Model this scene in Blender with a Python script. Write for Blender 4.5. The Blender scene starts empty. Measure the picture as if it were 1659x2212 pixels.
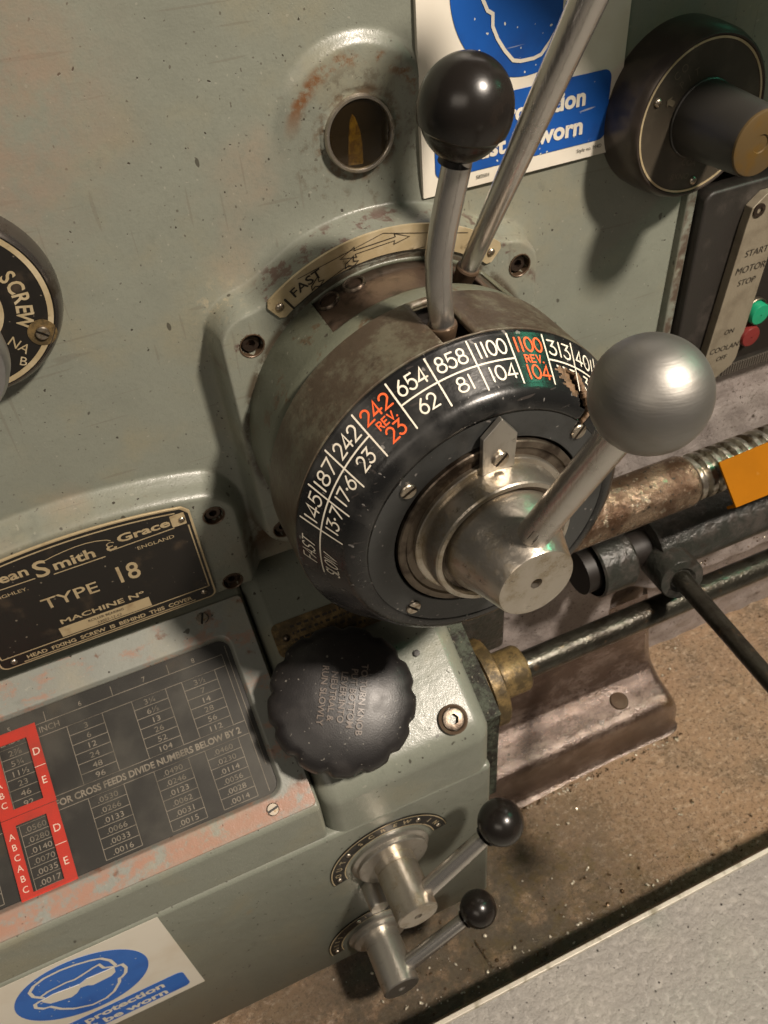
import bpy, bmesh, math, random
import numpy as np
from mathutils import Matrix, Vector
random.seed(7); np.random.seed(7)
PI = math.pi
R_ = math.radians
ZO = 1.55                      # everything is written relative to eye height; lifted at the end so the floor is z = 0

# ------------------------------------------------------------------ camera, light, exposure
scene = bpy.context.scene
col = scene.collection
cam_d = bpy.data.cameras.new('camera'); cam = bpy.data.objects.new('camera', cam_d); col.objects.link(cam)
Mx = Matrix(((0.9153, 0.3240, -0.2390), (-0.3957, 0.6143, -0.6827), (-0.0744, 0.7195, 0.6905)))
cam.matrix_world = Matrix.Translation((0, -0.5, 0)) @ Mx.to_4x4()
cam_d.sensor_fit = 'VERTICAL'; cam_d.sensor_height = 36.0
cam_d.lens = 36.0 * 1750.64 / 2212.0
cam_d.clip_start = 0.01; cam_d.clip_end = 60
cam_d.dof.use_dof = True; cam_d.dof.focus_distance = 0.45; cam_d.dof.aperture_fstop = 24.0
scene.camera = cam

world = bpy.data.worlds.new('World'); scene.world = world; world.use_nodes = True
bg = world.node_tree.nodes['Background']; bg.inputs[0].default_value = (0.92, 0.86, 0.76, 1); bg.inputs[1].default_value = 0.065

def area(name, loc, target, size, energy, color, shape='DISK', size_y=None):
    l = bpy.data.lights.new(name, 'AREA'); l.shape = shape; l.size = size
    if size_y: l.size_y = size_y
    l.energy = energy; l.color = color
    o = bpy.data.objects.new(name, l); col.objects.link(o); o.location = loc
    o.rotation_euler = (Vector(target) - Vector(loc)).to_track_quat('-Z', 'Y').to_euler()
    return o
DRUM = Vector((0.1842, 0, -0.3698))
KEY = Vector((0.88, -1.20, 1.17))
area('work_lamp', KEY, (0.15, -0.1, -0.55), 0.19, 68, (1.0, 0.875, 0.745))
area('front_left_fill', (-1.6, -2.0, 1.4), (0.1, -0.1, -0.5), 1.8, 13, (1.0, 0.87, 0.72), 'RECTANGLE', 0.9)  # added soft fill for the shadows and metal reflections, not a known lamp
area('rear_lamp', (1.25, 0.85, 1.35), (0.3, -0.1, -0.8), 1.5, 13, (1.0, 0.89, 0.79), 'RECTANGLE', 0.5)
area('green_lamp', (1.22, -0.34, 0.38), (0.2, -0.15, -0.3), 0.14, 0.9, (0.12, 1.0, 0.55))
scene.view_settings.view_transform = 'Standard'; scene.view_settings.look = 'None'
scene.view_settings.gamma = 1; scene.view_settings.use_curve_mapping = False
scene.view_settings.exposure = 0.0

# ------------------------------------------------------------------ materials
def N(nt, t, **kw):
    n = nt.nodes.new(t)
    for k, v in kw.items(): setattr(n, k, v)
    return n
def mat(name, c, rough=.5, metal=0., layers=(), spots=(), bump=None, spec=.5, coat=0., aniso=0., edge=None, trans=0., emit=None, alpha=None):
    m = bpy.data.materials.new(name); m.use_nodes = True
    nt = m.node_tree; b = nt.nodes['Principled BSDF']; L = nt.links.new
    tc = N(nt, 'ShaderNodeTexCoord')
    b.inputs['Specular IOR Level'].default_value = spec
    b.inputs['Coat Weight'].default_value = coat
    b.inputs['Coat Roughness'].default_value = .12
    b.inputs['Anisotropic'].default_value = aniso
    b.inputs['Transmission Weight'].default_value = trans
    rgb = N(nt, 'ShaderNodeRGB'); rgb.outputs[0].default_value = (*c, 1)
    cs = rgb.outputs[0]
    v = N(nt, 'ShaderNodeValue'); v.outputs[0].default_value = rough; rs = v.outputs[0]
    v = N(nt, 'ShaderNodeValue'); v.outputs[0].default_value = metal; ms = v.outputs[0]
    def fac(l):
        mp = N(nt, 'ShaderNodeMapping'); mp.inputs['Scale'].default_value = l.get('st', (1, 1, 1))
        mp.inputs['Location'].default_value = (l.get('o', 0), l.get('o', 0) * .7, l.get('o', 0) * 1.3)
        mp.inputs['Rotation'].default_value = l.get('rot', (0, 0, 0))
        L(tc.outputs['Object'], mp.inputs[0])
        if l.get('k') == 'voro':
            t = N(nt, 'ShaderNodeTexVoronoi'); t.inputs['Scale'].default_value = l['s']; t.inputs['Randomness'].default_value = 1
            out = t.outputs['Distance']
        else:
            t = N(nt, 'ShaderNodeTexNoise'); t.inputs['Scale'].default_value = l['s']; t.inputs['Detail'].default_value = l.get('d', 4)
            t.inputs['Roughness'].default_value = l.get('nr', .55); out = t.outputs[0]
        L(mp.outputs[0], t.inputs['Vector'])
        r = N(nt, 'ShaderNodeMapRange'); r.inputs['From Min'].default_value = l['lo']; r.inputs['From Max'].default_value = l['hi']
        r.inputs['To Max'].default_value = l.get('a', 1.); r.interpolation_type = 'SMOOTHSTEP'
        L(out, r.inputs['Value'])
        return r.outputs[0]
    def put(f, l):
        nonlocal cs, rs, ms
        mx = N(nt, 'ShaderNodeMix', data_type='RGBA'); L(f, mx.inputs['Factor']); L(cs, mx.inputs['A']); mx.inputs['B'].default_value = (*l['c'], 1); cs = mx.outputs['Result']
        if 'r' in l:
            mx = N(nt, 'ShaderNodeMix'); L(f, mx.inputs[0]); L(rs, mx.inputs[2]); mx.inputs[3].default_value = l['r']; rs = mx.outputs[0]
        if 'm' in l:
            mx = N(nt, 'ShaderNodeMix'); L(f, mx.inputs[0]); L(ms, mx.inputs[2]); mx.inputs[3].default_value = l['m']; ms = mx.outputs[0]
    for l in layers: put(fac(l), l)
    for sp in spots:      # a stain with a shape of its own: a blotch or ring round a point of the object, broken up by noise
        dv = N(nt, 'ShaderNodeVectorMath', operation='SUBTRACT'); L(tc.outputs['Object'], dv.inputs[0]); dv.inputs[1].default_value = sp['at']
        sc = N(nt, 'ShaderNodeVectorMath', operation='MULTIPLY'); L(dv.outputs[0], sc.inputs[0]); sc.inputs[1].default_value = sp.get('sq', (1, 1, 1))
        ln_ = N(nt, 'ShaderNodeVectorMath', operation='LENGTH'); L(sc.outputs[0], ln_.inputs[0])
        su = N(nt, 'ShaderNodeMath', operation='SUBTRACT'); L(ln_.outputs['Value'], su.inputs[0]); su.inputs[1].default_value = sp.get('ring', 0.)
        ab = N(nt, 'ShaderNodeMath', operation='ABSOLUTE'); L(su.outputs[0], ab.inputs[0])
        r1 = N(nt, 'ShaderNodeMapRange'); r1.inputs['From Min'].default_value = sp['w']; r1.inputs['From Max'].default_value = sp['w'] * .2; r1.interpolation_type = 'SMOOTHSTEP'; L(ab.outputs[0], r1.inputs['Value'])
        f2 = fac(dict(s=sp.get('s', 60), lo=sp.get('lo', .42), hi=sp.get('hi', .6), d=7, nr=.7, a=sp.get('a', 1.), o=sp.get('o', 1.)))
        mu = N(nt, 'ShaderNodeMath', operation='MULTIPLY'); L(r1.outputs[0], mu.inputs[0]); L(f2, mu.inputs[1]); out = mu.outputs[0]
        if 'up' in sp:
            xz = N(nt, 'ShaderNodeSeparateXYZ'); L(dv.outputs[0], xz.inputs[0]); r2 = N(nt, 'ShaderNodeMapRange'); r2.inputs['From Min'].default_value = sp['up']; r2.inputs['From Max'].default_value = sp['up'] + .02; L(xz.outputs['Z'], r2.inputs['Value'])
            m2 = N(nt, 'ShaderNodeMath', operation='MULTIPLY'); L(out, m2.inputs[0]); L(r2.outputs[0], m2.inputs[1]); out = m2.outputs[0]
        put(out, sp)
    if edge:
        g = N(nt, 'ShaderNodeNewGeometry')
        f = fac(dict(s=edge.get('s', 90), lo=.35, hi=.62, d=4))
        r = N(nt, 'ShaderNodeMapRange'); r.inputs['From Min'].default_value = edge['lo']; r.inputs['From Max'].default_value = edge['hi']; L(g.outputs['Pointiness'], r.inputs['Value'])
        mu = N(nt, 'ShaderNodeMath', operation='MULTIPLY'); L(r.outputs[0], mu.inputs[0]); L(f, mu.inputs[1])
        put(mu.outputs[0], edge)
    L(cs, b.inputs['Base Color']); L(rs, b.inputs['Roughness']); L(ms, b.inputs['Metallic'])
    if emit: b.inputs['Emission Color'].default_value = (*emit[0], 1); b.inputs['Emission Strength'].default_value = emit[1]
    prev = None
    for bl in (bump or ()):
        f = fac(bl)
        bp = N(nt, 'ShaderNodeBump'); bp.inputs['Strength'].default_value = bl.get('str', .3); bp.inputs['Distance'].default_value = bl.get('dist', .001)
        L(f, bp.inputs['Height'])
        if prev: L(prev, bp.inputs['Normal'])
        prev = bp.outputs[0]
    if prev: L(prev, b.inputs['Normal']); L(prev, b.inputs['Coat Normal'])
    return m

SPECK = dict(c=(.045, .04, .03), s=230, lo=.745, hi=.77, d=1, nr=.4)
def paint(name, c, extra=(), rough=.36, wear=False, spots=()):
    ly = [dict(c=tuple(x * .78 for x in c), s=9, lo=.42, hi=.68, d=5, a=.55, r=rough + .1),
          dict(c=tuple(x * y for x, y in zip(c, (1.16, 1.02, .86))), s=15, lo=.5, hi=.72, d=4, a=.6, o=3),
          dict(c=tuple(x * .62 for x in c), s=60, lo=.6, hi=.8, d=8, a=.5, o=7)]
    ly += list(extra)
    ly += [dict(c=tuple(x * .80 for x in c), s=320, lo=.50, hi=.62, d=5, nr=.8, a=.35, o=13), SPECK, dict(SPECK, s=120, o=2.3, lo=.765, hi=.785, a=.8, st=(1, 1, .6), rot=(0, .5, 0)), dict(c=(.42, .40, .33), s=300, lo=.80, hi=.82, d=0, o=5, a=.25), dict(c=tuple(x * .55 for x in c), s=4.5, lo=.52, hi=.78, d=6, a=.55, o=21, r=rough - .08)]
    return mat(name, c, rough, 0, ly, spots,
               bump=[dict(s=700, lo=.3, hi=.7, d=3, str=.10, dist=.0006), dict(s=55, lo=.3, hi=.7, d=4, str=.09, dist=.002), dict(SPECK, str=.4, dist=-.0006)],
               edge=dict(c=(.16, .12, .09), lo=.54, hi=.62, s=120, r=.4, m=.5) if wear else None, coat=.09)
GREY = (.200, .211, .172)
M = {}
M['wall'] = paint('headstock_paint', GREY, (dict(c=(.30, .22, .155), s=6, lo=.54, hi=.74, d=5, a=.75, o=11.2),
      dict(c=(.12, .10, .075), s=500, lo=.76, hi=.79, d=0, st=(.6, 1, .03), rot=(0, .9, 0), a=.28, o=1),
      dict(c=(.12, .10, .075), s=420, lo=.765, hi=.79, d=0, st=(.03, 1, .6), rot=(0, .45, 0), a=.28, o=2.2), dict(c=(.07, .06, .045), s=330, lo=.72, hi=.75, d=1, o=9, a=.7)), wear=True,
      spots=(dict(at=(.184, 0, -.179), ring=.044, w=.007, s=45, lo=.46, hi=.58, c=(.15, .068, .026), up=.004, r=.55, o=3), dict(at=(.184, 0, -.179), ring=.026, w=.006, s=90, lo=.42, hi=.6, c=(.10, .06, .03), a=.8, r=.5),
             dict(at=(.184, 0, -.185), ring=.037, w=.013, s=130, lo=.50, hi=.66, c=(.10, .085, .06), a=.7, o=6), dict(at=(-.03, 0, -.12), w=.11, s=14, lo=.40, hi=.62, c=(.27, .185, .135), a=.6, o=4), dict(at=(-.10, 0, -.02), w=.14, s=14, lo=.40, hi=.62, c=(.22, .15, .11), a=.6, o=8),
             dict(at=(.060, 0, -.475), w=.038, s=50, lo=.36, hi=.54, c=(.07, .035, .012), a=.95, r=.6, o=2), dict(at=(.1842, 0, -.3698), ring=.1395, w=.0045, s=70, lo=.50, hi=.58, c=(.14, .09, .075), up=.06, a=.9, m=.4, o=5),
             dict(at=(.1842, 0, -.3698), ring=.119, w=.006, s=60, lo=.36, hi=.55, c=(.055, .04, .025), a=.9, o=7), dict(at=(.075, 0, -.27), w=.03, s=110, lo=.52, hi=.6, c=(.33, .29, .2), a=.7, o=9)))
M['paint'] = paint('gearbox_paint', (.210, .222, .182), (dict(c=(.24, .19, .11), s=22, lo=.68, hi=.82, d=6, a=.6, o=4),
      dict(c=(.12, .122, .09), s=18, lo=.62, hi=.85, d=5, a=.5, o=8)))
M['grime'] = mat('grimy_dark_paint', (.060, .070, .050), .62, 0, [dict(c=(.014, .011, .008), s=70, lo=.40, hi=.58, d=9, nr=.8), dict(c=(.16, .15, .11), s=260, lo=.64, hi=.70, d=3, o=4)], spec=.25, bump=[dict(s=260, lo=.3, hi=.7, d=7, str=.5, dist=.001)])
M['frame_paint'] = paint('chart_frame_paint', (.26, .27, .24), spots=(dict(at=(0, -.0745, -.043), sq=(0, 1, 1), w=.019, s=55, lo=.40, hi=.54, c=(.36, .195, .135), a=.9, o=3),), extra=(dict(c=(.33, .19, .135), s=34, lo=.52, hi=.60, d=9, nr=.75, a=.75, st=(.6, 1, 1), o=2), dict(c=(.16, .09, .06), s=70, lo=.62, hi=.72, d=5, o=9)))
M['body_green'] = paint('dial_body_paint', (.105, .112, .08), (dict(c=(.11, .075, .045), s=45, lo=.56, hi=.66, d=7, nr=.7, o=3, r=.4, m=.3),), rough=.45)
PAT = [dict(c=(.125, .118, .08), s=36, lo=.44, hi=.62, d=9, nr=.75, a=.8, r=.5, m=0.), dict(c=(.04, .028, .02), s=55, lo=.55, hi=.72, d=8, nr=.7, a=.8, o=4), dict(c=(.17, .125, .08), s=150, lo=.58, hi=.72, d=6, nr=.7, a=.6, o=6)]
M['brown'] = mat('patinated_metal', (.085, .062, .042), .44, .35, PAT, bump=[dict(s=160, lo=.3, hi=.7, d=6, str=.2, dist=.0008)])
M['sleeve'] = mat('oily_brown_sleeve', (.085, .058, .042), .3, .4, [dict(c=(.02, .014, .01), s=60, lo=.5, hi=.7, d=5)], bump=[dict(s=120, lo=.3, hi=.7, d=5, str=.2, dist=.0008)])
M['steel'] = mat('worn_steel', (.50, .47, .42), .34, .9, [dict(c=(.30, .26, .21), s=70, lo=.50, hi=.74, d=8, nr=.7, a=.75, r=.45), dict(c=(.10, .075, .05), s=160, lo=.66, hi=.76, d=5, a=.8, r=.5, m=.6)],
    bump=[dict(s=260, lo=.3, hi=.7, d=4, st=(1, 1, .12), str=.12, dist=.0005)])
M['steel_hub'] = mat('stained_steel', (.50, .455, .39), .28, .9, [dict(c=(.34, .275, .18), s=42, lo=.44, hi=.66, d=9, nr=.75, a=.85, r=.45), dict(c=(.05, .034, .018), s=70, lo=.55, hi=.68, d=10, nr=.8, a=.9, r=.55, m=.2), dict(c=(.60, .56, .47), s=60, lo=.60, hi=.70, d=10, nr=.8, a=.7, r=.5, m=.1, o=9)],
    bump=[dict(s=220, lo=.3, hi=.7, d=5, str=.15, dist=.0006)])
M['steel_rod'] = mat('polished_steel', (.58, .55, .51), .25, .9, [dict(c=(.42, .39, .35), s=60, lo=.5, hi=.75, d=6, a=.5, r=.32)],
    bump=[dict(s=420, lo=.3, hi=.7, d=3, st=(1, 1, .06), str=.12, dist=.0004)])
M['ball_steel'] = mat('turned_steel_ball', (.28, .27, .25), .48, .93, [dict(c=(.27, .25, .22), s=40, lo=.45, hi=.7, d=5, a=.7)],
    bump=[dict(s=700, lo=.3, hi=.7, d=3, st=(.08, .08, 1), str=.12, dist=.0003), dict(s=60, lo=.3, hi=.7, d=5, str=.08, dist=.001)])
M['dark_steel'] = mat('grimy_steel', (.16, .13, .10), .36, .8, [dict(c=(.05, .035, .025), s=60, lo=.45, hi=.65, d=6)], bump=[dict(s=200, lo=.3, hi=.7, d=4, str=.2, dist=.0006)])
M['black_ball'] = mat('black_bakelite', (.011, .009, .0075), .26, 0, [dict(c=(.03, .02, .014), s=40, lo=.5, hi=.8, d=5, a=.6, r=.4)], spec=.5, bump=[dict(s=500, lo=.3, hi=.7, d=2, str=.03, dist=.0004)])
M['knob'] = mat('satin_black_knob', (.013, .0115, .0115), .38, 0, [dict(c=(.022, .019, .018), s=50, lo=.45, hi=.75, d=6, r=.5), dict(c=(.15, .14, .12), s=420, lo=.80, hi=.82, d=0)], spec=.6, bump=[dict(s=900, lo=.3, hi=.7, d=2, str=.12, dist=.0004)])
M['knob_text'] = mat('relief_lit_lettering', (.15, .12, .10), .38, 0, spec=.6)  # paler than the knob, standing in for light on the raised letters
M['black'] = mat('black_dial_enamel', (.009, .009, .009), .25, 0, [dict(c=(.035, .034, .032), s=40, lo=.45, hi=.75, d=6, r=.42), dict(c=(.16, .15, .14), s=330, lo=.80, hi=.82, d=0, st=(1, .3, 1)), dict(c=(.06, .05, .045), s=500, lo=.72, hi=.78, d=0, st=(.04, 1, 1), rot=(.3, .5, .9), a=.5)], bump=[dict(s=320, lo=.3, hi=.7, d=3, str=.06, dist=.0005)])
M['grey_face'] = mat('grey_dial_face', (.036, .037, .036), .36, 0, [dict(c=(.022, .022, .021), s=40, lo=.45, hi=.7, d=6), dict(c=(.15, .14, .13), s=330, lo=.80, hi=.82, d=0)], bump=[dict(s=600, lo=.3, hi=.7, d=3, str=.1, dist=.0004)])
M['cream'] = mat('cream_engraving', (.78, .72, .60), .5, 0, [dict(c=(.62, .54, .42), s=160, lo=.55, hi=.75, d=4, a=.7)])
M['orange'] = mat('orange_engraving', (.85, .12, .025), .5, 0, [dict(c=(.6, .08, .02), s=160, lo=.6, hi=.8, d=4, a=.5)])
M['brass'] = mat('aged_brass', (.48, .385, .225), .42, .4, [dict(c=(.56, .47, .31), s=40, lo=.4, hi=.65, d=6, r=.5, m=.3), dict(c=(.10, .07, .03), s=90, lo=.60, hi=.75, d=6, m=.2, r=.6)], bump=[dict(s=300, lo=.3, hi=.7, d=5, str=.12, dist=.0004)])
M['brass_ring'] = mat('dirty_brass', (.25, .17, .07), .42, .4, [dict(c=(.07, .048, .02), s=60, lo=.36, hi=.58, d=9, nr=.75, r=.55, m=.2), dict(c=(.05, .045, .02), s=70, lo=.6, hi=.75, d=5, o=3)], bump=[dict(s=200, lo=.3, hi=.7, d=5, str=.3, dist=.0006)])
M['print_dark'] = mat('black_print', (.025, .02, .015), .5)
M['plate_black'] = mat('black_plate_enamel', (.009, .0075, .006), .4, 0, [dict(c=(.05, .035, .022), s=45, lo=.55, hi=.8, d=6, r=.5), dict(c=(.14, .12, .09), s=350, lo=.80, hi=.82, d=0)])
M['plate_gold'] = mat('plate_gold_lettering', (.50, .40, .24), .42, .35, [dict(c=(.30, .21, .11), s=80, lo=.5, hi=.75, d=5, a=.7)])
M['chart_black'] = mat('chart_plate_dark', (.014, .0128, .0112), .55, 0, [dict(c=(.05, .047, .04), s=25, lo=.4, hi=.7, d=6), dict(c=(.10, .07, .03), s=14, lo=.6, hi=.85, d=5, o=3, a=.7)])
M['chart_line'] = mat('chart_print_faded', (.28, .245, .20), .6, 0, [dict(c=(.15, .13, .10), s=60, lo=.4, hi=.7, d=4)])
M['chart_red'] = mat('chart_red_band', (.50, .028, .012), .45, 0, [dict(c=(.40, .03, .015), s=40, lo=.45, hi=.7, d=4)])
M['chart_white'] = mat('chart_white_letters', (.75, .66, .56), .5)
def thin_glass(name, tint, rough, haze_c, haze):
    m = bpy.data.materials.new(name); m.use_nodes = True; nt = m.node_tree; nt.nodes.clear(); L = nt.links.new
    o = N(nt, 'ShaderNodeOutputMaterial'); t = N(nt, 'ShaderNodeBsdfTransparent'); t.inputs[0].default_value = (*tint, 1)
    d = N(nt, 'ShaderNodeBsdfDiffuse'); d.inputs[0].default_value = (*haze_c, 1)
    g = N(nt, 'ShaderNodeBsdfGlossy'); g.inputs['Roughness'].default_value = rough; g.inputs[0].default_value = (1, 1, 1, 1)
    tc = N(nt, 'ShaderNodeTexCoord'); no = N(nt, 'ShaderNodeTexNoise'); no.inputs['Scale'].default_value = 30; no.inputs['Detail'].default_value = 6; L(tc.outputs['Object'], no.inputs['Vector'])
    mr = N(nt, 'ShaderNodeMapRange'); mr.inputs['From Min'].default_value = .35; mr.inputs['From Max'].default_value = .75; mr.inputs['To Min'].default_value = haze * .5; mr.inputs['To Max'].default_value = haze * 1.6; L(no.outputs[0], mr.inputs['Value'])
    m1 = N(nt, 'ShaderNodeMixShader'); L(mr.outputs[0], m1.inputs[0]); L(t.outputs[0], m1.inputs[1]); L(d.outputs[0], m1.inputs[2])
    fr = N(nt, 'ShaderNodeFresnel'); fr.inputs[0].default_value = 1.45
    m2 = N(nt, 'ShaderNodeMixShader'); L(fr.outputs[0], m2.inputs[0]); L(m1.outputs[0], m2.inputs[1]); L(g.outputs[0], m2.inputs[2]); L(m2.outputs[0], o.inputs[0])
    return m
M['perspex'] = thin_glass('hazy_perspex', (.9, .9, .88), .22, (.36, .32, .27), .02)
M['sight_glass'] = thin_glass('sight_glass', (.8, .7, .5), .05, (.2, .15, .08), .012)
M['sign_white'] = mat('sign_white_vinyl', (.70, .655, .56), .38, 0, [dict(c=(.60, .52, .40), s=20, lo=.45, hi=.75, d=5, a=.6)])
M['sign_blue'] = mat('sign_blue_vinyl', (.010, .085, .36), .35, 0, [dict(c=(.012, .06, .25), s=25, lo=.45, hi=.75, d=5), dict(c=(.55, .55, .5), s=330, lo=.785, hi=.80, d=0), dict(c=(.5, .5, .48), s=260, lo=.785, hi=.81, d=0, st=(.1, 1, 1), rot=(.2, .9, .4), a=.6)])
M['sticker_blue'] = mat('sticker_blue_vinyl', (.028, .14, .50), .4, 0, [dict(c=(.02, .10, .40), s=25, lo=.45, hi=.75, d=5), dict(c=(.6, .6, .55), s=300, lo=.79, hi=.80, d=0)])
M['cast'] = mat('oily_cast_iron', (.34, .295, .275), .36, .1, [dict(c=(.40, .35, .33), s=34, lo=.44, hi=.60, d=9, nr=.8, a=.8), dict(c=(.05, .036, .028), s=30, lo=.55, hi=.68, d=10, nr=.8, o=5), dict(c=(.10, .075, .06), s=190, lo=.54, hi=.66, d=7, nr=.75, o=9, a=.8), dict(c=(.03, .022, .016), s=210, lo=.68, hi=.73, d=2, o=2)],
    bump=[dict(s=150, lo=.3, hi=.7, d=9, nr=.8, str=.5, dist=.0016), dict(s=18, lo=.3, hi=.7, d=4, str=.3, dist=.006)], coat=.3)
M['foot'] = mat('oily_brown_casting', (.125, .085, .066), .27, .6, [dict(c=(.28, .215, .18), s=30, lo=.45, hi=.62, d=10, nr=.8, a=.8, st=(.6, 1, 1)), dict(c=(.06, .04, .03), s=55, lo=.54, hi=.68, d=10, nr=.8, o=5), dict(c=(.16, .09, .035), s=12, lo=.55, hi=.75, d=5, o=2, a=.8), dict(c=(.03, .02, .015), s=240, lo=.64, hi=.70, d=4, o=8)],
    bump=[dict(s=230, lo=.3, hi=.7, d=9, nr=.8, st=(.5, 1, 1), str=.35, dist=.0007), dict(s=600, lo=.45, hi=.75, d=3, str=.3, dist=.0005)], coat=.9)
M['tray'] = mat('rusty_oily_tray', (.40, .258, .150), .34, 0, [dict(c=(.24, .17, .105), s=9, lo=.44, hi=.68, d=9, nr=.7, r=.24), dict(c=(.60, .45, .31), s=130, lo=.51, hi=.60, d=9, nr=.85, a=.85, o=4, st=(.6, 1, 1), r=.45), dict(c=(.06, .042, .026), s=170, lo=.50, hi=.58, d=9, nr=.85, a=.6, o=14, r=.2),
      dict(c=(.30, .13, .04), s=40, lo=.60, hi=.74, d=9, nr=.75, o=8, r=.4, a=.8), dict(c=(.24, .17, .045), s=8, lo=.60, hi=.80, d=5, o=12, r=.2, a=.8), dict(c=(.03, .024, .015), s=170, lo=.67, hi=.72, d=3, o=3)],
    spots=(dict(at=(-.36, -.34, 0), sq=(.8, 1, 0), w=.34, s=26, lo=.20, hi=.52, c=(.065, .055, .038), a=.9, r=.16), dict(at=(-.22, -.30, 0), sq=(.6, 1, 0), w=.13, s=40, lo=.46, hi=.66, c=(.12, .085, .025), a=.6, r=.2, o=4)),
    bump=[dict(s=420, lo=.35, hi=.7, d=8, nr=.8, str=.7, dist=.0010), dict(s=30, lo=.3, hi=.7, d=4, str=.3, dist=.003)], coat=.7)
M['tray_edge'] = mat('worn_lit_tray_edge', (.62, .57, .48), .34, .2, [dict(c=(.30, .27, .2), s=60, lo=.5, hi=.7, d=5, r=.6)])  # pale base colour paints the lit top edge of the lip
M['floor'] = mat('painted_floor', (.58, .555, .51), .30, 0, [dict(c=(.66, .63, .57), s=9, lo=.4, hi=.7, d=6), dict(c=(.38, .44, .36), s=4, lo=.5, hi=.75, d=3, a=.6), dict(c=(.05, .045, .04), s=120, lo=.71, hi=.74, d=1)],
    bump=[dict(s=75, lo=.35, hi=.75, d=6, nr=.65, str=.7, dist=.005)], coat=.5)
M['screw'] = mat('old_screw_steel', (.50, .44, .36), .32, 1., [dict(c=(.22, .15, .08), s=200, lo=.5, hi=.7, d=4, r=.5)])
M['socket'] = mat('blackened_screw', (.06, .042, .032), .38, .7, [dict(c=(.20, .13, .08), s=160, lo=.55, hi=.75, d=5, r=.4)])
M['dark'] = mat('dark_recess', (.012, .009, .007), .5, 0)
M['lead'] = mat('oily_lead_screw_sleeve', (.30, .215, .145), .2, .75, [dict(c=(.10, .055, .03), s=25, lo=.45, hi=.65, d=7, r=.4), dict(c=(.40, .34, .25), s=130, lo=.58, hi=.7, d=5, o=3, r=.2), dict(c=(.02, .02, .015), s=240, lo=.62, hi=.68, d=2, o=5)],
    bump=[dict(s=240, lo=.4, hi=.75, d=6, nr=.7, str=.5, dist=.0012)], coat=.3)
M['thread'] = mat('lead_screw_thread', (.42, .39, .33), .3, .9, [dict(c=(.12, .09, .06), s=90, lo=.45, hi=.65, d=6)], bump=[dict(s=240, lo=.4, hi=.75, d=6, str=.3, dist=.0008)])
M['rod_dark'] = mat('oily_feed_rod', (.060, .056, .043), .32, .75, [dict(c=(.03, .025, .018), s=40, lo=.45, hi=.65, d=7, r=.4), dict(c=(.14, .09, .05), s=70, lo=.6, hi=.75, d=5, o=4)], bump=[dict(s=300, lo=.4, hi=.75, d=5, str=.35, dist=.0007)], coat=.3)
M['yellow'] = mat('yellow_guard_paint', (.30, .105, .0), .7, 0, spec=.1, layers=[dict(c=(.27, .095, .0), s=20, lo=.4, hi=.7, d=5), dict(c=(.3, .12, .01), s=150, lo=.68, hi=.74, d=3)])
M['casting_grey'] = mat('greasy_grey_casting', (.024, .026, .021), .36, .1, [dict(c=(.06, .052, .045), s=35, lo=.45, hi=.65, d=7, nr=.7), dict(c=(.025, .02, .015), s=60, lo=.55, hi=.7, d=6, o=3), dict(c=(.18, .06, .02), s=25, lo=.66, hi=.76, d=5, o=6)], bump=[dict(s=140, lo=.3, hi=.7, d=7, str=.4, dist=.0015)], coat=.2)
M['bezel'] = mat('dark_chrome_bezel', (.20, .18, .165), .22, .9, [dict(c=(.10, .08, .06), s=50, lo=.5, hi=.7, d=5, r=.35)])
M['bezel_brown'] = mat('brown_metal_bezel', (.06, .048, .04), .3, .4, [dict(c=(.09, .07, .055), s=40, lo=.5, hi=.7, d=5, r=.4)])
M['plate_brown'] = mat('worn_brown_plate', (.050, .041, .029), .45, .2, [dict(c=(.075, .062, .045), s=45, lo=.45, hi=.7, d=6)])
M['shaded_print'] = mat('shade_dimmed_print', (.11, .09, .06), .5)  # shade over the right dial is put into this print colour
M['knob_end'] = mat('amber_knob_end', (.095, .062, .024), .42, .1, [dict(c=(.11, .06, .01), s=60, lo=.45, hi=.7, d=5)])
M['grey_knob'] = mat('grey_plastic_knob', (.028, .026, .023), .42)
M['silver'] = mat('satin_aluminium', (.42, .41, .40), .35, .9, [dict(c=(.28, .27, .26), s=50, lo=.5, hi=.7, d=5)])
M['box'] = mat('black_switch_box', (.022, .019, .016), .5, 0, [dict(c=(.05, .042, .036), s=40, lo=.5, hi=.75, d=6)], bump=[dict(s=500, lo=.3, hi=.7, d=2, str=.1, dist=.0005)])
M['label'] = mat('worn_metal_label', (.24, .205, .15), .5, .2, [dict(c=(.17, .14, .10), s=40, lo=.45, hi=.7, d=6)], bump=[dict(s=400, lo=.3, hi=.7, d=4, str=.15, dist=.0004)])
M['mesh_strip'] = mat('ribbed_trim', (.10, .085, .07), .45, .2)
M['green_button'] = mat('green_button', (.01, .26, .13), .3, 0)
M['red_button'] = mat('red_button', (.17, .022, .02), .3, 0)
M['oil'] = mat('yellow_oil', (.13, .088, .010), .2, 0, [dict(c=(.06, .034, .006), s=160, lo=.42, hi=.6, d=7, nr=.75)], coat=.5)
M['sight_back'] = mat('brown_sight_backing', (.010, .007, .004), .4)
M['swarf'] = mat('glint_bright_swarf', (.90, .82, .66), .22, .55, [dict(c=(.12, .075, .035), s=45, lo=.46, hi=.50, d=2)])  # bright base colour stands in for glints on swarf and oil beads
M['rustmix'] = mat('brown_rusty_metal', (.10, .065, .04), .4, .4, PAT[1:])
M['chip'] = mat('broken_edge', (.20, .12, .065), .5, 0, [dict(c=(.10, .06, .03), s=200, lo=.45, hi=.65, d=5)], bump=[dict(s=600, lo=.3, hi=.7, d=5, str=.5, dist=.001)])

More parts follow.
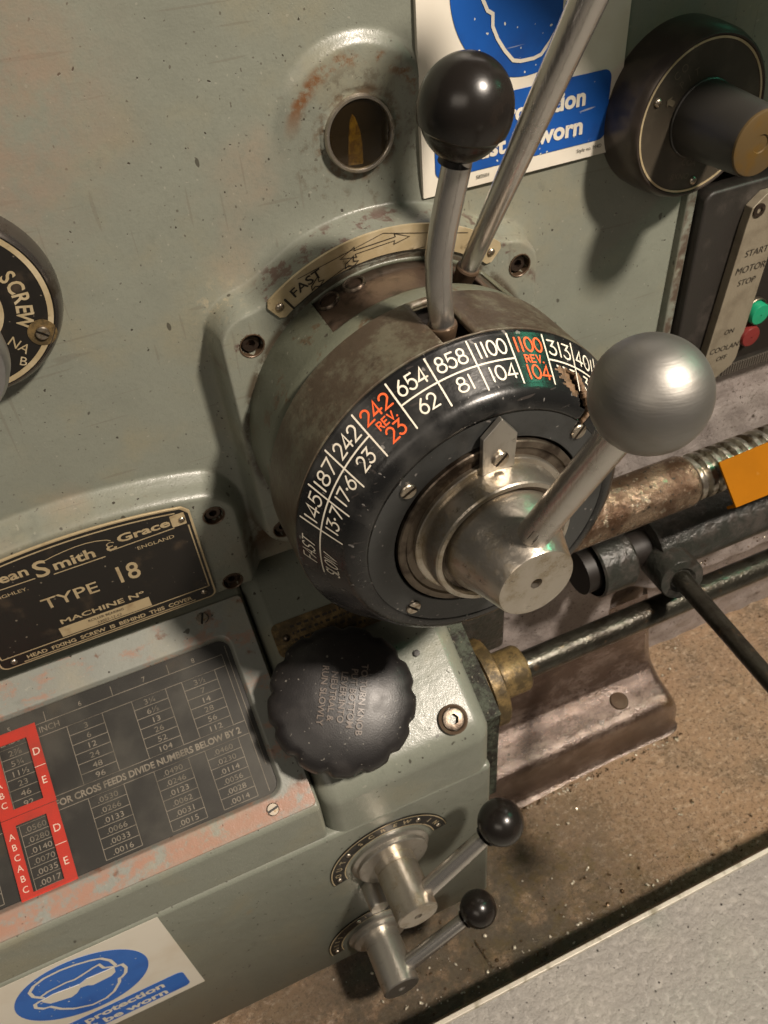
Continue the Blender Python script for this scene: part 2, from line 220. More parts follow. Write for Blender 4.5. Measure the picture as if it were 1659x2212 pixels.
# ------------------------------------------------------------------ mesh helpers
class Frame:
    def __init__(s, o, ux, uy):
        s.o = Vector(o); s.x = Vector(ux).normalized(); s.y = Vector(uy).normalized(); s.n = s.x.cross(s.y)
    def __call__(s, a, b, c=0.): return s.o + s.x * a + s.y * b + s.n * c
    def at(s, a, b, c=0., rot=0.):
        return Frame(s(a, b, c), s.x * math.cos(rot) + s.y * math.sin(rot), s.y * math.cos(rot) - s.x * math.sin(rot))
def wall(x, z, y=0., rot=0.): return Frame((x, y, z), (1, 0, 0), (0, 0, 1)).at(0, 0, 0, rot)      # normal -y
TH = R_(30); P0 = Vector((0, -.165, -.648)); EU = Vector((0, math.cos(TH), math.sin(TH))); EN = Vector((0, -math.sin(TH), math.cos(TH)))
def panel(x, s, off=0., rot=0.): return Frame(P0 + Vector((x, 0, 0)) + EU * s + EN * off, (1, 0, 0), EU).at(0, 0, 0, rot)
def axis_frame(o, d):
    d = Vector(d).normalized(); ref = Vector((0, 0, 1)) if abs(d.z) < .9 else Vector((1, 0, 0))
    x = ref.cross(d).normalized(); return Frame(o, x, d.cross(x))      # n = d

class MB:
    def __init__(s): s.v = []; s.f = []; s.mi = []
    def add(s, vs, fs, mi=0):
        b = len(s.v); s.v += [tuple(p) for p in vs]; s.f += [tuple(i + b for i in f) for f in fs]; s.mi += [mi] * len(fs); return s
    def lathe(s, prof, fr, seg=48, keep=None, mi=0, closed=False):
        # prof: (height along n, radius); angle 0 = fr.y, increasing towards fr.x
        vs = []; fs = []
        n = len(prof)
        for h, r in prof:
            for k in range(seg):
                a = 2 * PI * k / seg
                vs.append(fr(r * math.sin(a), r * math.cos(a), h))
        for i in range(n - 1 if not closed else n):
            j = (i + 1) % n
            for k in range(seg):
                if keep and not keep(i, 360 * (k + .5) / seg): continue
                k2 = (k + 1) % seg
                fs.append((i * seg + k, j * seg + k, j * seg + k2, i * seg + k2))
        s.add(vs, fs, mi)
        b = len(s.v) - len(vs)
        return s
    def disc(s, fr, r, h=0., seg=48, mi=0):
        return s.add([fr(r * math.sin(2 * PI * k / seg), r * math.cos(2 * PI * k / seg), h) for k in range(seg)], [tuple(range(seg - 1, -1, -1))], mi)
    def prism(s, poly, fr, h0, h1, top=1., c=(0, 0), mi=0, cap0=True):
        n = len(poly)
        vs = [fr(x, y, h0) for x, y in poly] + [fr(c[0] + (x - c[0]) * top, c[1] + (y - c[1]) * top, h1) for x, y in poly]
        fs = [(i, (i + 1) % n, n + (i + 1) % n, n + i) for i in range(n)] + [tuple(range(n, 2 * n))]
        if cap0: fs.append(tuple(range(n - 1, -1, -1)))
        return s.add(vs, fs, mi)
    def box(s, fr, x0, x1, y0, y1, z0, z1, mi=0):
        return s.prism([(x0, y0), (x1, y0), (x1, y1), (x0, y1)], fr, z0, z1, mi=mi)
    def tube(s, path, rad, seg=24, cap=True):
        P = [Vector(p) for p in path]; n = len(P)
        if not hasattr(rad, '__len__'): rad = [rad] * n
        t0 = (P[1] - P[0]).normalized(); ref = Vector((0, 0, 1)) if abs(t0.z) < .9 else Vector((1, 0, 0))
        u = t0.cross(ref).normalized(); vs = []
        for i in range(n):
            t = ((P[min(i + 1, n - 1)] - P[max(i - 1, 0)])).normalized()
            u = (u - t * u.dot(t)).normalized(); w = t.cross(u)
            for k in range(seg):
                a = 2 * PI * k / seg; vs.append(P[i] + (u * math.cos(a) + w * math.sin(a)) * rad[i])
        fs = [(i * seg + k, i * seg + (k + 1) % seg, (i + 1) * seg + (k + 1) % seg, (i + 1) * seg + k) for i in range(n - 1) for k in range(seg)]
        if cap: fs += [tuple(range(seg - 1, -1, -1)), tuple((n - 1) * seg + k for k in range(seg))]
        return s.add(vs, fs)
    def ribbon(s, pts, w, mp, closed=False, cap=5):
        # a flat stroke of width w along 2D points, mapped to space by mp(x, y)
        P = [Vector((*p, 0)) for p in pts]; n = len(P); Lp = []; Rp = []
        for i in range(n):
            a = P[(i - 1) % n] if (closed or i > 0) else P[i]; b = P[(i + 1) % n] if (closed or i < n - 1) else P[i]
            d1 = (P[i] - a); d2 = (b - P[i])
            d1 = d1.normalized() if d1.length > 1e-9 else d2.normalized(); d2 = d2.normalized() if d2.length > 1e-9 else d1
            t = (d1 + d2); t = t.normalized() if t.length > 1e-6 else d1
            nn = Vector((-t.y, t.x, 0)); sc = 1 / max(.5, nn.dot(Vector((-d1.y, d1.x, 0))))
            Lp.append(P[i] + nn * w / 2 * sc); Rp.append(P[i] - nn * w / 2 * sc)
        vs = [mp(p.x, p.y) for p in Lp] + [mp(p.x, p.y) for p in Rp]
        fs = [(n + i, n + (i + 1) % n, (i + 1) % n, i) for i in range(n if closed else n - 1)]
        s.add(vs, fs)
        if not closed and cap:
            for e, o in ((0, 1), (n - 1, n - 2)):
                d = (P[e] - P[o]).normalized(); a0 = math.atan2(d.y, d.x)
                ring = [P[e] + Vector((math.cos(a0 + t), math.sin(a0 + t), 0)) * w / 2 for t in np.linspace(-PI / 2, PI / 2, cap + 2)]
                s.add([mp(p.x, p.y) for p in ring], [tuple(range(len(ring)))])
        return s
    def text(s, body, size, fr, align='CENTER', bold=0., sx=1., ext=0., lift=.0003, shear=0., space=1., mp=None, mi=0):
        v, f = glyphs(body, size, align, bold, ext, shear, space)
        mp2 = mp or (lambda x, y, z: fr(x, y, z))
        return s.add([mp2(x * sx, y, z + lift) for x, y, z in v], f, mi)
    def build(s, name, m, parent=None, smooth=True, ang=38, bevel=0, seg=2, flip=False):
        me = bpy.data.meshes.new(name)
        A = np.array(s.v, dtype=float); c = (A.max(0) + A.min(0)) / 2; A = A - c
        me.from_pydata(A.tolist(), [], s.f)
        if any(s.mi): me.polygons.foreach_set('material_index', s.mi)
        for mm in (m if isinstance(m, (list, tuple)) else [m]): me.materials.append(mm)
        if smooth:
            me.polygons.foreach_set('use_smooth', [True] * len(me.polygons))
            me.set_sharp_from_angle(angle=R_(ang))
        me.update()
        o = bpy.data.objects.new(name, me); col.objects.link(o); o.location = c
        if parent: o.parent = parent; o.matrix_parent_inverse = Matrix.Translation(-wloc(parent))
        if bevel:
            b = o.modifiers.new('bevel', 'BEVEL'); b.width = bevel; b.segments = seg; b.limit_method = 'ANGLE'; b.angle_limit = R_(40); b.harden_normals = True
        return o
def wloc(o):
    return Vector(o.location)       # every object is written in scene coordinates: parts keep theirs through the parent inverse
_gc = {}
def glyphs(body, size, align, bold, ext, shear, space):
    key = (body, size, align, bold, ext, shear, space)
    if key not in _gc:
        cu = bpy.data.curves.new('t', 'FONT'); cu.body = body; cu.size = size; cu.align_x = align; cu.offset = bold; cu.extrude = ext; cu.shear = shear; cu.space_character = space; cu.resolution_u = 3
        ob = bpy.data.objects.new('t', cu); me = ob.to_mesh()
        v = [tuple(p.co) for p in me.vertices]; f = [tuple(p.vertices) for p in me.polygons]
        ob.to_mesh_clear(); bpy.data.objects.remove(ob); bpy.data.curves.remove(cu); _gc[key] = (v, f)
    return _gc[key]
def thing(name, label, cat, loc, group=None):
    o = bpy.data.objects.new(name, None); col.objects.link(o); o.location = loc; o.empty_display_size = .02
    return tag(o, label, cat, group)
def tag(o, label, cat, group=None):
    o['label'] = label; o['category'] = cat
    if group: o['group'] = group
    return o
def rrect(x0, x1, y0, y1, r, n=6):
    out = []
    for cx, cy, a in ((x1 - r, y0 + r, -90), (x1 - r, y1 - r, 0), (x0 + r, y1 - r, 90), (x0 + r, y0 + r, 180)):
        for k in range(n + 1):
            t = R_(a + 90 * k / n); out.append((cx + r * math.cos(t), cy + r * math.sin(t)))
    return out
def arc(cx, cy, rx, ry, a0, a1, n=14):
    return [(cx + rx * math.cos(R_(a0 + (a1 - a0) * k / n)), cy + ry * math.sin(R_(a0 + (a1 - a0) * k / n))) for k in range(n + 1)]
def circ(r, n=40, c=(0, 0)): return [(c[0] + r * math.cos(2 * PI * k / n), c[1] + r * math.sin(2 * PI * k / n)) for k in range(n)]

def slotted(fr, r, h, rot, parent, m='screw', name='screw', slot=.18):
    b = MB(); g = r * slot; f2 = fr.at(0, 0, 0, rot)
    for sg in (1, -1):
        a0 = math.asin(g / r)
        pts = [(r * math.cos(t) * 1, sg * r * math.sin(t)) for t in np.linspace(a0, PI - a0, 16)]
        if sg < 0: pts = pts[::-1]
        b.prism(pts, f2, -.002, h * .65, cap0=False)
        top = [(x, y) for x, y in pts]
        b.prism(top, f2, h * .65, h, top=.86, c=(0, sg * g), cap0=False)
    b.prism(circ(r * .96, 24), f2, -.002, h * .15, cap0=False, mi=1)
    return b.build(name, [M[m], M['dark']], parent, ang=30)
def rivet(fr, r, h, parent, m='screw', name='rivet'):
    prof = [(-.001, r)] + [(h * math.sin(t), r * math.cos(t)) for t in np.linspace(0, PI / 2 * .98, 7)]
    return MB().lathe(prof, fr, 20).build(name, M[m], parent)
def socket(fr, r, h, parent, bore=0., m='socket', name='socket_screw', rot=.2):
    hx = r * .52; seg = 24; b = MB(); vs = []; 
    def hexr(a): a = (a + rot) % (PI / 3) - PI / 6; return hx * math.cos(PI / 6) / math.cos(a)
    rings = [(-.004, lambda a: r), (h * .8, lambda a: r), (h, lambda a: r * .9), (h, hexr), (h - r * .7, hexr), (h - r * .72, lambda a: .0003)]
    for hh, rf in rings:
        for k in range(seg):
            a = 2 * PI * k / seg; vs.append(fr(rf(a) * math.sin(a), rf(a) * math.cos(a), hh))
    fs = [(i * seg + k, (i + 1) * seg + k, (i + 1) * seg + (k + 1) % seg, i * seg + (k + 1) % seg) for i in range(len(rings) - 1) for k in range(seg)]
    o = b.add(vs, fs).build(name, M[m], parent, ang=30)
    return o
def counterbore(fr, r, depth, parent, m):
    return MB().lathe([(-depth, .0004), (-depth, r), (.0002, r), (.0006, r + .0004), (.0006, r + .0009), (-.002, r + .0014)], fr, 28).build('counterbore', m, parent, ang=30)

# ------------------------------------------------------------------ headstock
X0, Z0 = .1842, -.3698
head = thing('headstock', 'grey green painted lathe headstock casing with flange and raised name plate pad', 'headstock', (.1, 0, -.512))
SG = (.184, -.179); PADC = -.0755
FS = [(.0848, -.2878), (.2890, -.2849), (.0779, -.4568), (.290, -.4568)]
PS = [(.0285, -.4264), (.0277, -.5025)]
def sstep(t): t = np.clip(t, 0, 1); return t * t * (3 - 2 * t)
def rbox(x, z, cx, cz, hx, hz, r):
    qx = np.abs(x - cx) - hx + r; qz = np.abs(z - cz) - hz + r
    return np.hypot(np.maximum(qx, 0), np.maximum(qz, 0)) + np.minimum(np.maximum(qx, qz), 0) - r
def head_height(x, z):
    r = np.hypot(x - X0, z - Z0)
    fl = np.minimum(rbox(x, z, X0, Z0, .1205, .106, .022), np.maximum(r - .1375, np.abs(x - X0) - .100))
    k = .02; d1 = rbox(x, z, X0, Z0, .1205, .106, .022); d2 = np.maximum(r - .1378, np.abs(x - X0) - .099)
    hh = np.clip(.5 + .5 * (d2 - d1) / k, 0, 1); fl = d2 * (1 - hh) + d1 * hh - k * hh * (1 - hh) * .5
    h = .024 * sstep(1 - (fl + .002) / .0075) + .0035 * np.exp(-np.maximum(fl - .004, 0) / .010)
    R0 = .435
    pd = np.maximum(np.maximum(np.abs(x - PADC) - .1195, np.hypot(x - PADC, z - (-.3955 - R0)) - R0), 0)
    pin = np.maximum(np.abs(x - PADC) - .1195, np.hypot(x - PADC, z - (-.3955 - R0)) - R0)
    rr = .018; ax = np.abs(x - PADC) - .1195 + rr; az = np.hypot(x - PADC, z - (-.3955 - R0)) - R0 + rr
    pin = np.hypot(np.maximum(ax, 0), np.maximum(az, 0)) + np.minimum(np.maximum(ax, az), 0) - rr
    pad = .020 * sstep(1 - (pin + .001) / .0155)
    pad = pad * (1 - .10 * (np.exp(-((pin - .007) / .002) ** 2)))
    gr = np.hypot(x - SG[0], z - SG[1] - .002)
    boss = .0050 * sstep(1 - (gr - .047) / .010) * (.02 + .98 * sstep((z - SG[1] + .012) / .055))
    boss = np.where(gr < .0250, .0030, boss)
    h = np.maximum(np.maximum(h, pad), boss) + .0012 * np.sin(x * 9) * np.sin(z * 11 + 1)
    h = h - .0025 * sstep(1 - (r - .113) / .006) * 0
    for (a, b_) in FS + PS:
        h = np.where(np.hypot(x - a, z - b_) < .0078, h - .012, h)
    # rounded right-hand corner of the casing
    lowz = sstep((-.268 - z) / .012)
    h = h - lowz * (.022 * np.clip((x - .448) / .014, 0, 1) ** 2 + .10 * np.clip((x - .4635) / .004, 0, 1))
    return h
GX, GZ = 0.00125, 0.00125
xs = np.arange(-.30, .62, GX); zs = np.arange(-.512, .08, GZ)
XX, ZZ = np.meshgrid(xs, zs); HH = head_height(XX, ZZ)
HH[:2, :] -= np.array([[.0030], [.0009]])
V = np.stack([XX, -HH, ZZ], -1).reshape(-1, 3); nx, nz = len(xs), len(zs)
idx = np.arange(nx * nz).reshape(nz, nx)
F = np.stack([idx[:-1, :-1], idx[:-1, 1:], idx[1:, 1:], idx[1:, :-1]], -1).reshape(-1, 4)
# returns along the bottom and right edges
def skirt(line, delta):
    global V, F
    b = len(V); V = np.vstack([V, V[line] * np.where(np.isnan(delta), 1, 0) + np.nan_to_num(delta)]); n = len(line)
    k = np.arange(n - 1); return np.stack([line[:-1], b + k, b + k + 1, line[1:]], -1)
F = np.vstack([F, skirt(idx[0, :], np.array([np.nan, .14, np.nan]))])
F = np.vstack([F, skirt(idx[::-1, -1], np.array([np.nan, .14, np.nan]))])
me = bpy.data.meshes.new('casing'); me.from_pydata(V.tolist(), [], F.tolist()); me.materials.append(M['wall'])
me.polygons.foreach_set('use_smooth', [True] * len(me.polygons)); me.set_sharp_from_angle(angle=R_(70)); me.update()
o = bpy.data.objects.new('casing', me); col.objects.link(o); o.parent = head; o.matrix_parent_inverse = Matrix.Translation(-head.location)
for (a, b_) in FS[:3] + PS:
    y = -float(head_height(np.array(a + .011), np.array(b_)))
    counterbore(wall(a, b_, y), .0078, .010, head, M['rustmix'])
    socket(wall(a, b_, y + .009), .0064, .006, head, rot=random.random())
# oil sight glass in its round boss
sg = thing('oil_sight_glass', 'round oil sight glass with a yellow oil streak behind brown glass', 'sight glass', (SG[0], 0, SG[1] - .023))
yb = -float(head_height(np.array(SG[0]), np.array(SG[1])))
fr = wall(SG[0], SG[1], yb)
MB().lathe([(-.004, .0236), (.001, .0236), (.0026, .0226), (.0026, .0212), (.0006, .0203), (-.004, .0200)], fr, 56).build('bezel', M['steel_hub'], sg)
MB().disc(fr, .0202, .0004 + .0002).build('backing', M['sight_back'], sg, smooth=False)
MB().prism([(-.0098, -.0172), (.0004, -.0182), (.0012, -.006), (.0002, .003), (-.0022, .0105), (-.0040, .0128), (-.0060, .009), (-.0078, .000), (-.0092, -.009)], fr, .0007, .0012, top=.9, c=(-.004, -.004)).build('oil_streak', M['oil'], sg)
MB().lathe([(.0022, .0002), (.0020, .012), (.0015, .0202)], fr, 40).build('glass', M['sight_glass'], sg)

# ------------------------------------------------------------------ curved brass direction plate
bp = thing('brass_direction_plate', 'curved brass plate reading FAST with arrows above the speed dial', 'plate', (X0, -.027, Z0 + .123))
def polar(a, r, y): return Vector((X0 + r * math.sin(R_(a)), y, Z0 + r * math.cos(R_(a))))
def pmap(rc, y0, a0=0.):      # flat drawing -> arc on the flange, x along the arc, y outwards
    return lambda x, y, z=0.: polar(a0 + math.degrees(x / rc), rc + y, y0 - z)
b = MB(); A0, A1 = -38.5, 40.5; nA = 60; ri, ro = .1215, .1385; yA, yB = -.0262, -.0284
vs = []; fs = []
outl = []
for k in range(nA + 1): outl.append((A0 + (A1 - A0) * k / nA, ro - (.003 if k in (0, nA) else 0)))
inn = [(A0 + (A1 - A0) * k / nA, ri + (.003 if k in (0, nA) else 0)) for k in range(nA + 1)]
for y in (yA, yB):
    for a, r in outl: vs.append(polar(a, r, y))
    for a, r in inn: vs.append(polar(a, r, y))
n1 = nA + 1; T = 2 * n1
for k in range(nA):
    fs += [(T + k, T + n1 + k, T + n1 + k + 1, T + k + 1), (k, T + k, T + k + 1, k + 1)[::-1], (n1 + k, T + n1 + k, T + n1 + k + 1, n1 + k + 1)]
fs += [(0, n1, T + n1, T), (nA, T + nA, T + n1 + nA, n1 + nA)]
bpp = b.add(vs, fs).build('plate', M['brass'], bp, ang=30)
for a in (-36, 38): rivet(wall(polar(a, .1300, yB).x, polar(a, .1300, yB).z, yB), .0030, .0022, bp)
t = MB(); mp = pmap(.1275, yB - .0002)
t.text('FAST', .0088, None, 'CENTER', bold=.00012, sx=1.25, mp=lambda x, y, z: mp(x - .0575, y - .0005, z))
for x0, x1 in ((-.031, .018),):
    t.ribbon([(x0, .0028), (x0 + .011, .0065), (x0 + .0105, .0042), (x1 - .010, .0047), (x1 - .0105, .0070), (x1, .0034), (x1 - .011, -.0002), (x1 - .0105, .0022), (x0 + .0105, .0015), (x0 + .011, -.0008)], .0005, lambda x, y: mp(x, y, .0002), closed=True)
for xo in (-.053, -.026):
    t.ribbon([(xo, -.001), (xo + .004, .001), (xo + .003, -.0025), (xo + .0065, -.0035), (xo + .002, -.0058), (xo - .001, -.0038), (xo - .004, -.0048), (xo - .0028, -.002)], .0007, lambda x, y: mp(x, y, .0004), closed=True)
t.ribbon([(-.0745, .0035), (-.0745, -.0055)], .0016, lambda x, y: mp(x, y, .0002)); t.ribbon([(-.0745, -.0055), (-.050, -.0058), (-.030, -.0040), (.03, -.0045)], .0005, lambda x, y: mp(x, y, .0003))
t.ribbon([(-.06, .0083), (0, .0090), (.06, .0086)], .0004, lambda x, y: mp(x, y, .0002))
t.ribbon([(.040, .0035), (.050, .0030)], .0007, lambda x, y: mp(x, y, .0002))
t.build('lettering', M['print_dark'], bpp, smooth=False)

# ------------------------------------------------------------------ speed dial drum
drum = thing('speed_dial', 'large black numbered speed dial drum with brown body and chipped rim', 'dial', (X0, -.1, Z0 - .12))
AX = Frame((X0, 0, Z0), (1, 0, 0), (0, 0, 1))          # n = -y, so profile height h means y = -h
SEG = 240
def win(a, lo, hi): a = (a + 180) % 360 - 180; return lo < a < hi
# green rear body with a window over the inner sleeve
hs = [.016, .026, .027, .070, .071, .0885]
o = MB().lathe([(h, .1155) for h in hs], AX, SEG, keep=lambda i, a: not (i == 2 and win(a, -28, 41))).build('rear_body', M['body_green'], drum)
md = o.modifiers.new('wall', 'SOLIDIFY'); md.thickness = .0035; md.offset = -1
o = MB().lathe([(.020, .1128), (.040, .1128), (.067, .1128), (.084, .1128)], AX, SEG, keep=lambda i, a: not (i == 1 and win(a, 15, 33))).build('inner_sleeve', M['sleeve'], drum)
md = o.modifiers.new('wall', 'SOLIDIFY'); md.thickness = .004; md.offset = -1
for a, h in ((-23.4, .0355), (-13.2, .0345)):
    d = (polar(a, 1, 0) - Vector((X0, 0, Z0))).normalized()
    f = axis_frame(polar(a, .1128, -h), d)
    MB().lathe([(-.006, .0003), (-.006, .0060), (.0012, .0062), (.0018, .0072), (.0010, .0082), (-.001, .0088)], f, 28).build('detent_hole', M['dark_steel'], drum, ang=50)
    MB().disc(f, .0060, -.0045, 24).build('hole_floor', M['dark'], drum, smooth=False)
MB().lathe([(.014, .102), (.088, .102)], AX, 96).build('core', M['dark'], drum)
# brown middle ring with the lever slot
hs = [.0888, .0895, .0930, .1405, .1413]
rs = [.1175, .1196, .1198, .1196, .1188]
o = MB().lathe(list(zip(hs, rs)), AX, SEG, keep=lambda i, a: not (i == 2 and win(a, -5.6, 5.2))).build('middle_ring', M['brown'], drum)
md = o.modifiers.new('wall', 'SOLIDIFY'); md.thickness = .006; md.offset = -1
MB().lathe([(.0885, .1172), (.0888, .1035), (.15, .1035)], AX, 96).build('slot_liner', M['dark'], drum)
MB().lathe([(.0872, .1165), (.0886, .1165)], AX, 120).build('seam_gap', M['dark'], drum)
# raised rear rim on the right hand side of the middle ring
# black conical number ring
RB, HB, SL = .1195, .1415, .74
def cone(h): return RB - SL * (h - HB)
prof = [(HB - .0002, RB - .0035), (HB, RB - .0006), (HB + .0008, RB - .0004)]
for h in np.linspace(HB + .002, .1690, 28): prof.append((h, cone(h)))
for k in range(1, 7):
    t_ = k / 6; prof.append((.1690 + .0070 * (1 - (1 - t_) ** 1.8), cone(.1690) - .0110 * t_ ** 1.3))
prof += [(.1760, .0868), (.1760, .0845)]
def inhole(a, h):
    j = .5 * math.sin(a * 3.1) + .6 * math.sin(h * 2300)
    if h > .1750: return 44 < a < 48
    return h > .1598 + .0004 * j and 33.8 + (h - .160) * 480 + j * .5 < a < 39.8 + (h - .160) * 560 + j * .4
def chip(i, a):
    return not inhole(a, (prof[i][0] + prof[min(i + 1, len(prof) - 1)][0]) / 2)
nring = o = MB().lathe(prof, AX, 480, keep=chip).build('number_ring', [M['black'], M['chip']], drum, ang=60)
md = o.modifiers.new('wall', 'SOLIDIFY'); md.thickness = .0045; md.offset = -1; md.material_offset_rim = 1
for pg in o.data.polygons:
    c_ = pg.center + o.location; a = math.degrees(math.atan2(c_.x - X0, c_.z - Z0)); h = -c_.y
    if (29.3 + 1.2 * math.sin(h * 1900) + (h - .160) * 450 < a < 41.2 + (h - .160) * 520 and .1590 + .0008 * math.sin(a * 2) < h < .1725 + .0008 * math.sin(a * 5)): pg.material_index = 1
MB().lathe([(.143, .1035), (.1705, .082)], AX, 64).build('ring_core', M['dark'], drum)
def facechip(i, a): return not (i == 1 and 44.5 < a < 49.5 - 1.5 * math.sin(a * 2))
MB().lathe([(.1660, .0847), (.1760, .0847), (.1760, .0805), (.1760, .0672), (.1754, .0666), (.166, .0664)], AX, 360, keep=facechip).build('front_plate', M['grey_face'], drum, ang=40)
for a, r, rt in ((-46.5, .0755, .5), (49.1, .0800, .9), (-132.5, .0775, 2.3), (137, .0780, 1.2)):
    p = polar(a, r, 0); slotted(wall(p.x, p.z, -.1760), .0052, .0018, rt, drum)
# markings: engraved single-stroke figures
def S(*a): return list(a)
STK = {'0': [arc(.3, .5, .3, .5, 0, 360, 26)], '1': [S((.12, 0), (.12, 1))],
 '2': [arc(.28, .70, .27, .30, 165, -35, 14) + [(.02, 0), (.58, 0)]],
 '3': [S((.03, 1), (.50, 1), (.22, .62)) + arc(.26, .31, .29, .31, 75, -150, 14)],
 '4': [S((.44, 0), (.44, 1), (0, .26), (.62, .26))],
 '5': [S((.52, 1), (.12, 1), (.07, .54)) + arc(.27, .33, .29, .33, 120, -150, 14)],
 '6': [S((.42, 1), (.20, .72)) + arc(.28, .31, .28, .31, 160, 520, 24)],
 '7': [S((0, 1), (.56, 1), (.18, 0))],
 '8': [arc(.29, .76, .22, .24, 0, 360, 18), arc(.29, .27, .29, .27, 0, 360, 20)],
 '9': [arc(.28, .69, .28, .31, -20, 340, 24) + [(.50, .35), (.16, 0)]],
 '.': [arc(.05, .04, .03, .03, 0, 360, 8)], '-': [arc(.08, .48, .03, .03, 0, 360, 8)],
 'F': [S((0, 0), (0, 1), (.5, 1)), S((0, .52), (.42, .52))], 'A': [S((0, 0), (.30, 1), (.60, 0)), S((.1, .33), (.5, .33))],
 'S': [arc(.25, .75, .24, .25, 30, 265, 12) + arc(.25, .25, .26, .25, 85, -150, 12)], 'T': [S((0, 1), (.56, 1)), S((.28, 1), (.28, 0))],
 'L': [S((0, 1), (0, 0), (.45, 0))], 'O': [arc(.32, .5, .32, .5, 0, 360, 24)], 'W': [S((0, 1), (.2, 0), (.4, .9), (.6, 0), (.8, 1))],
 'R': [S((0, 0), (0, 1), (.28, 1)) + arc(.28, .75, .22, .25, 90, -90, 8) + [(0, .5)], S((.26, .5), (.52, 0))],
 'E': [S((.48, 1), (0, 1), (0, 0), (.48, 0)), S((0, .52), (.4, .52))], 'V': [S((0, 1), (.28, 0), (.56, 1))]}
ADV = {'1': .24, '.': .1, '-': .16, 'W': .8, 'F': .5, 'L': .45, 'T': .56, 'A': .6, 'S': .52, 'O': .64, '4': .62, '0': .6, '8': .58}
TL_ = .0318
def skew(a): return .9 + .050 * a          # the figures were engraved a little out of radial
def dmap(ac):
    # x along the arc, t: fraction 0 (rear edge) .. 1 (front end of the tick lines)
    def f(x, t, z=.00035):
        h = HB + .0026 + t * .0254; r = cone(h); a = ac + math.degrees(x / .108)
        return polar(a + skew(a) * t, r + z * .80, -(h + z * .60))
    return f
def stroke_text(b, s, ac, t0, t1, w, wd, gap=.16, xo=0., slant=0.):
    H = t1 - t0; ht = TL_ * H
    tot = sum(ADV.get(c, .58) for c in s) + gap * (len(s) - 1)
    sc = min(wd / tot, ht * 1.15); x = -tot * sc / 2 + xo; f = dmap(ac)
    for c in s:
        for n_, st in enumerate(STK[c]):
            b.ribbon([(x + px_ * sc + slant * (py_ - .5) * sc, py_ * ht) for px_, py_ in st], w, lambda X, Y, n_=n_: f(X, t1 - Y / TL_, .00035 + .00006 * n_), cap=4)
        x += (ADV.get(c, .58) + gap) * sc
TK = [-74.85, -63.1, -51.1, -38.3, -25.7, -13.0, 0.0, 12.76, 25.2, 37.2, 49.5, 62, 74.5]
for k, a in enumerate(TK):
    f = dmap(a); n_ = 10
    MB().ribbon([(0, t_ * TL_) for t_ in np.linspace(0.0, .98 if k < 9 else .95, n_)], .00105, lambda X, Y: f(X, Y / TL_, .00030), cap=4).build('tick_line', M['cream'], nring, smooth=False)
def arcline(a0, a1):
    f = dmap(0); n_ = int(abs(a1 - a0) / 1.0) + 2
    MB().ribbon([(R_(a) * .108, .49 * TL_) for a in np.linspace(a0, a1, n_)], .00105, lambda X, Y: f(X, Y / TL_, .00033), cap=4).build('dividing_line', M['cream'], nring, smooth=False)
arcline(-93.5, -38.3); arcline(-25.7, 12.76); arcline(25.2, 62)
mid = lambda i: (TK[i] + TK[i + 1]) / 2
def fig(m, s, *a, **k):
    b = MB(); stroke_text(b, s, *a, **k)
    if 25 < a[0] < 50:      # figures run out at the broken edge
        def gone(f_):
            c_ = sum((Vector(b.v[i]) for i in f_), Vector()) / len(f_); an = math.degrees(math.atan2(c_.x - X0, c_.z - Z0)); h = -c_.y
            return inhole(an, h) or (28.5 < an < 43 and h > .1595)
        keep_ = [f_ for f_ in b.f if not gone(f_)]; b.f = keep_; b.mi = [0] * len(keep_)
    o = b.build('speed_figure', M[m], nring, smooth=False)
    if m == 'orange': o['label'] = 'orange red reverse speed figure'
for i, s in ((0, '145'), (1, '187'), (2, '242'), (4, '654'), (5, '858'), (6, '1100'), (8, '313'), (9, '401'), (10, '519')):
    fig('cream', s, mid(i), .09, .375, .00112, .0176)
for i, s in ((0, '13-7'), (1, '17-6'), (2, '23'), (4, '62'), (5, '81'), (6, '104'), (8, '29-7'), (9, '38'), (10, '49')):
    fig('cream', s, mid(i) + .6, .59, .86, .00112, .0172 if len(s) > 2 else .0112)
for i, (s, u) in ((3, ('242', '23')), (7, ('1100', '104'))):
    fig('orange', s, mid(i), .09, .36, .0012, .0182); fig('orange', 'REV.', mid(i) + .6, .44, .58, .00095, .0130, gap=.2)
    fig('orange', u, mid(i) + .8, .64, .90, .0012, .0112 if len(u) < 3 else .0165)
fig('cream', 'FAST', -85.5, .08, .36, .00085, .0165, slant=.25); fig('cream', 'SLOW', -88.0, .58, .86, .00085, .0175, slant=.25)
# inner disc behind the hub
MB().lathe([(.166, .0648), (.1768, .0648), (.1776, .0640), (.1776, .0600), (.1762, .0588), (.1762, .040)], AX, 128).build('inner_disc', M['dark_steel'], drum)

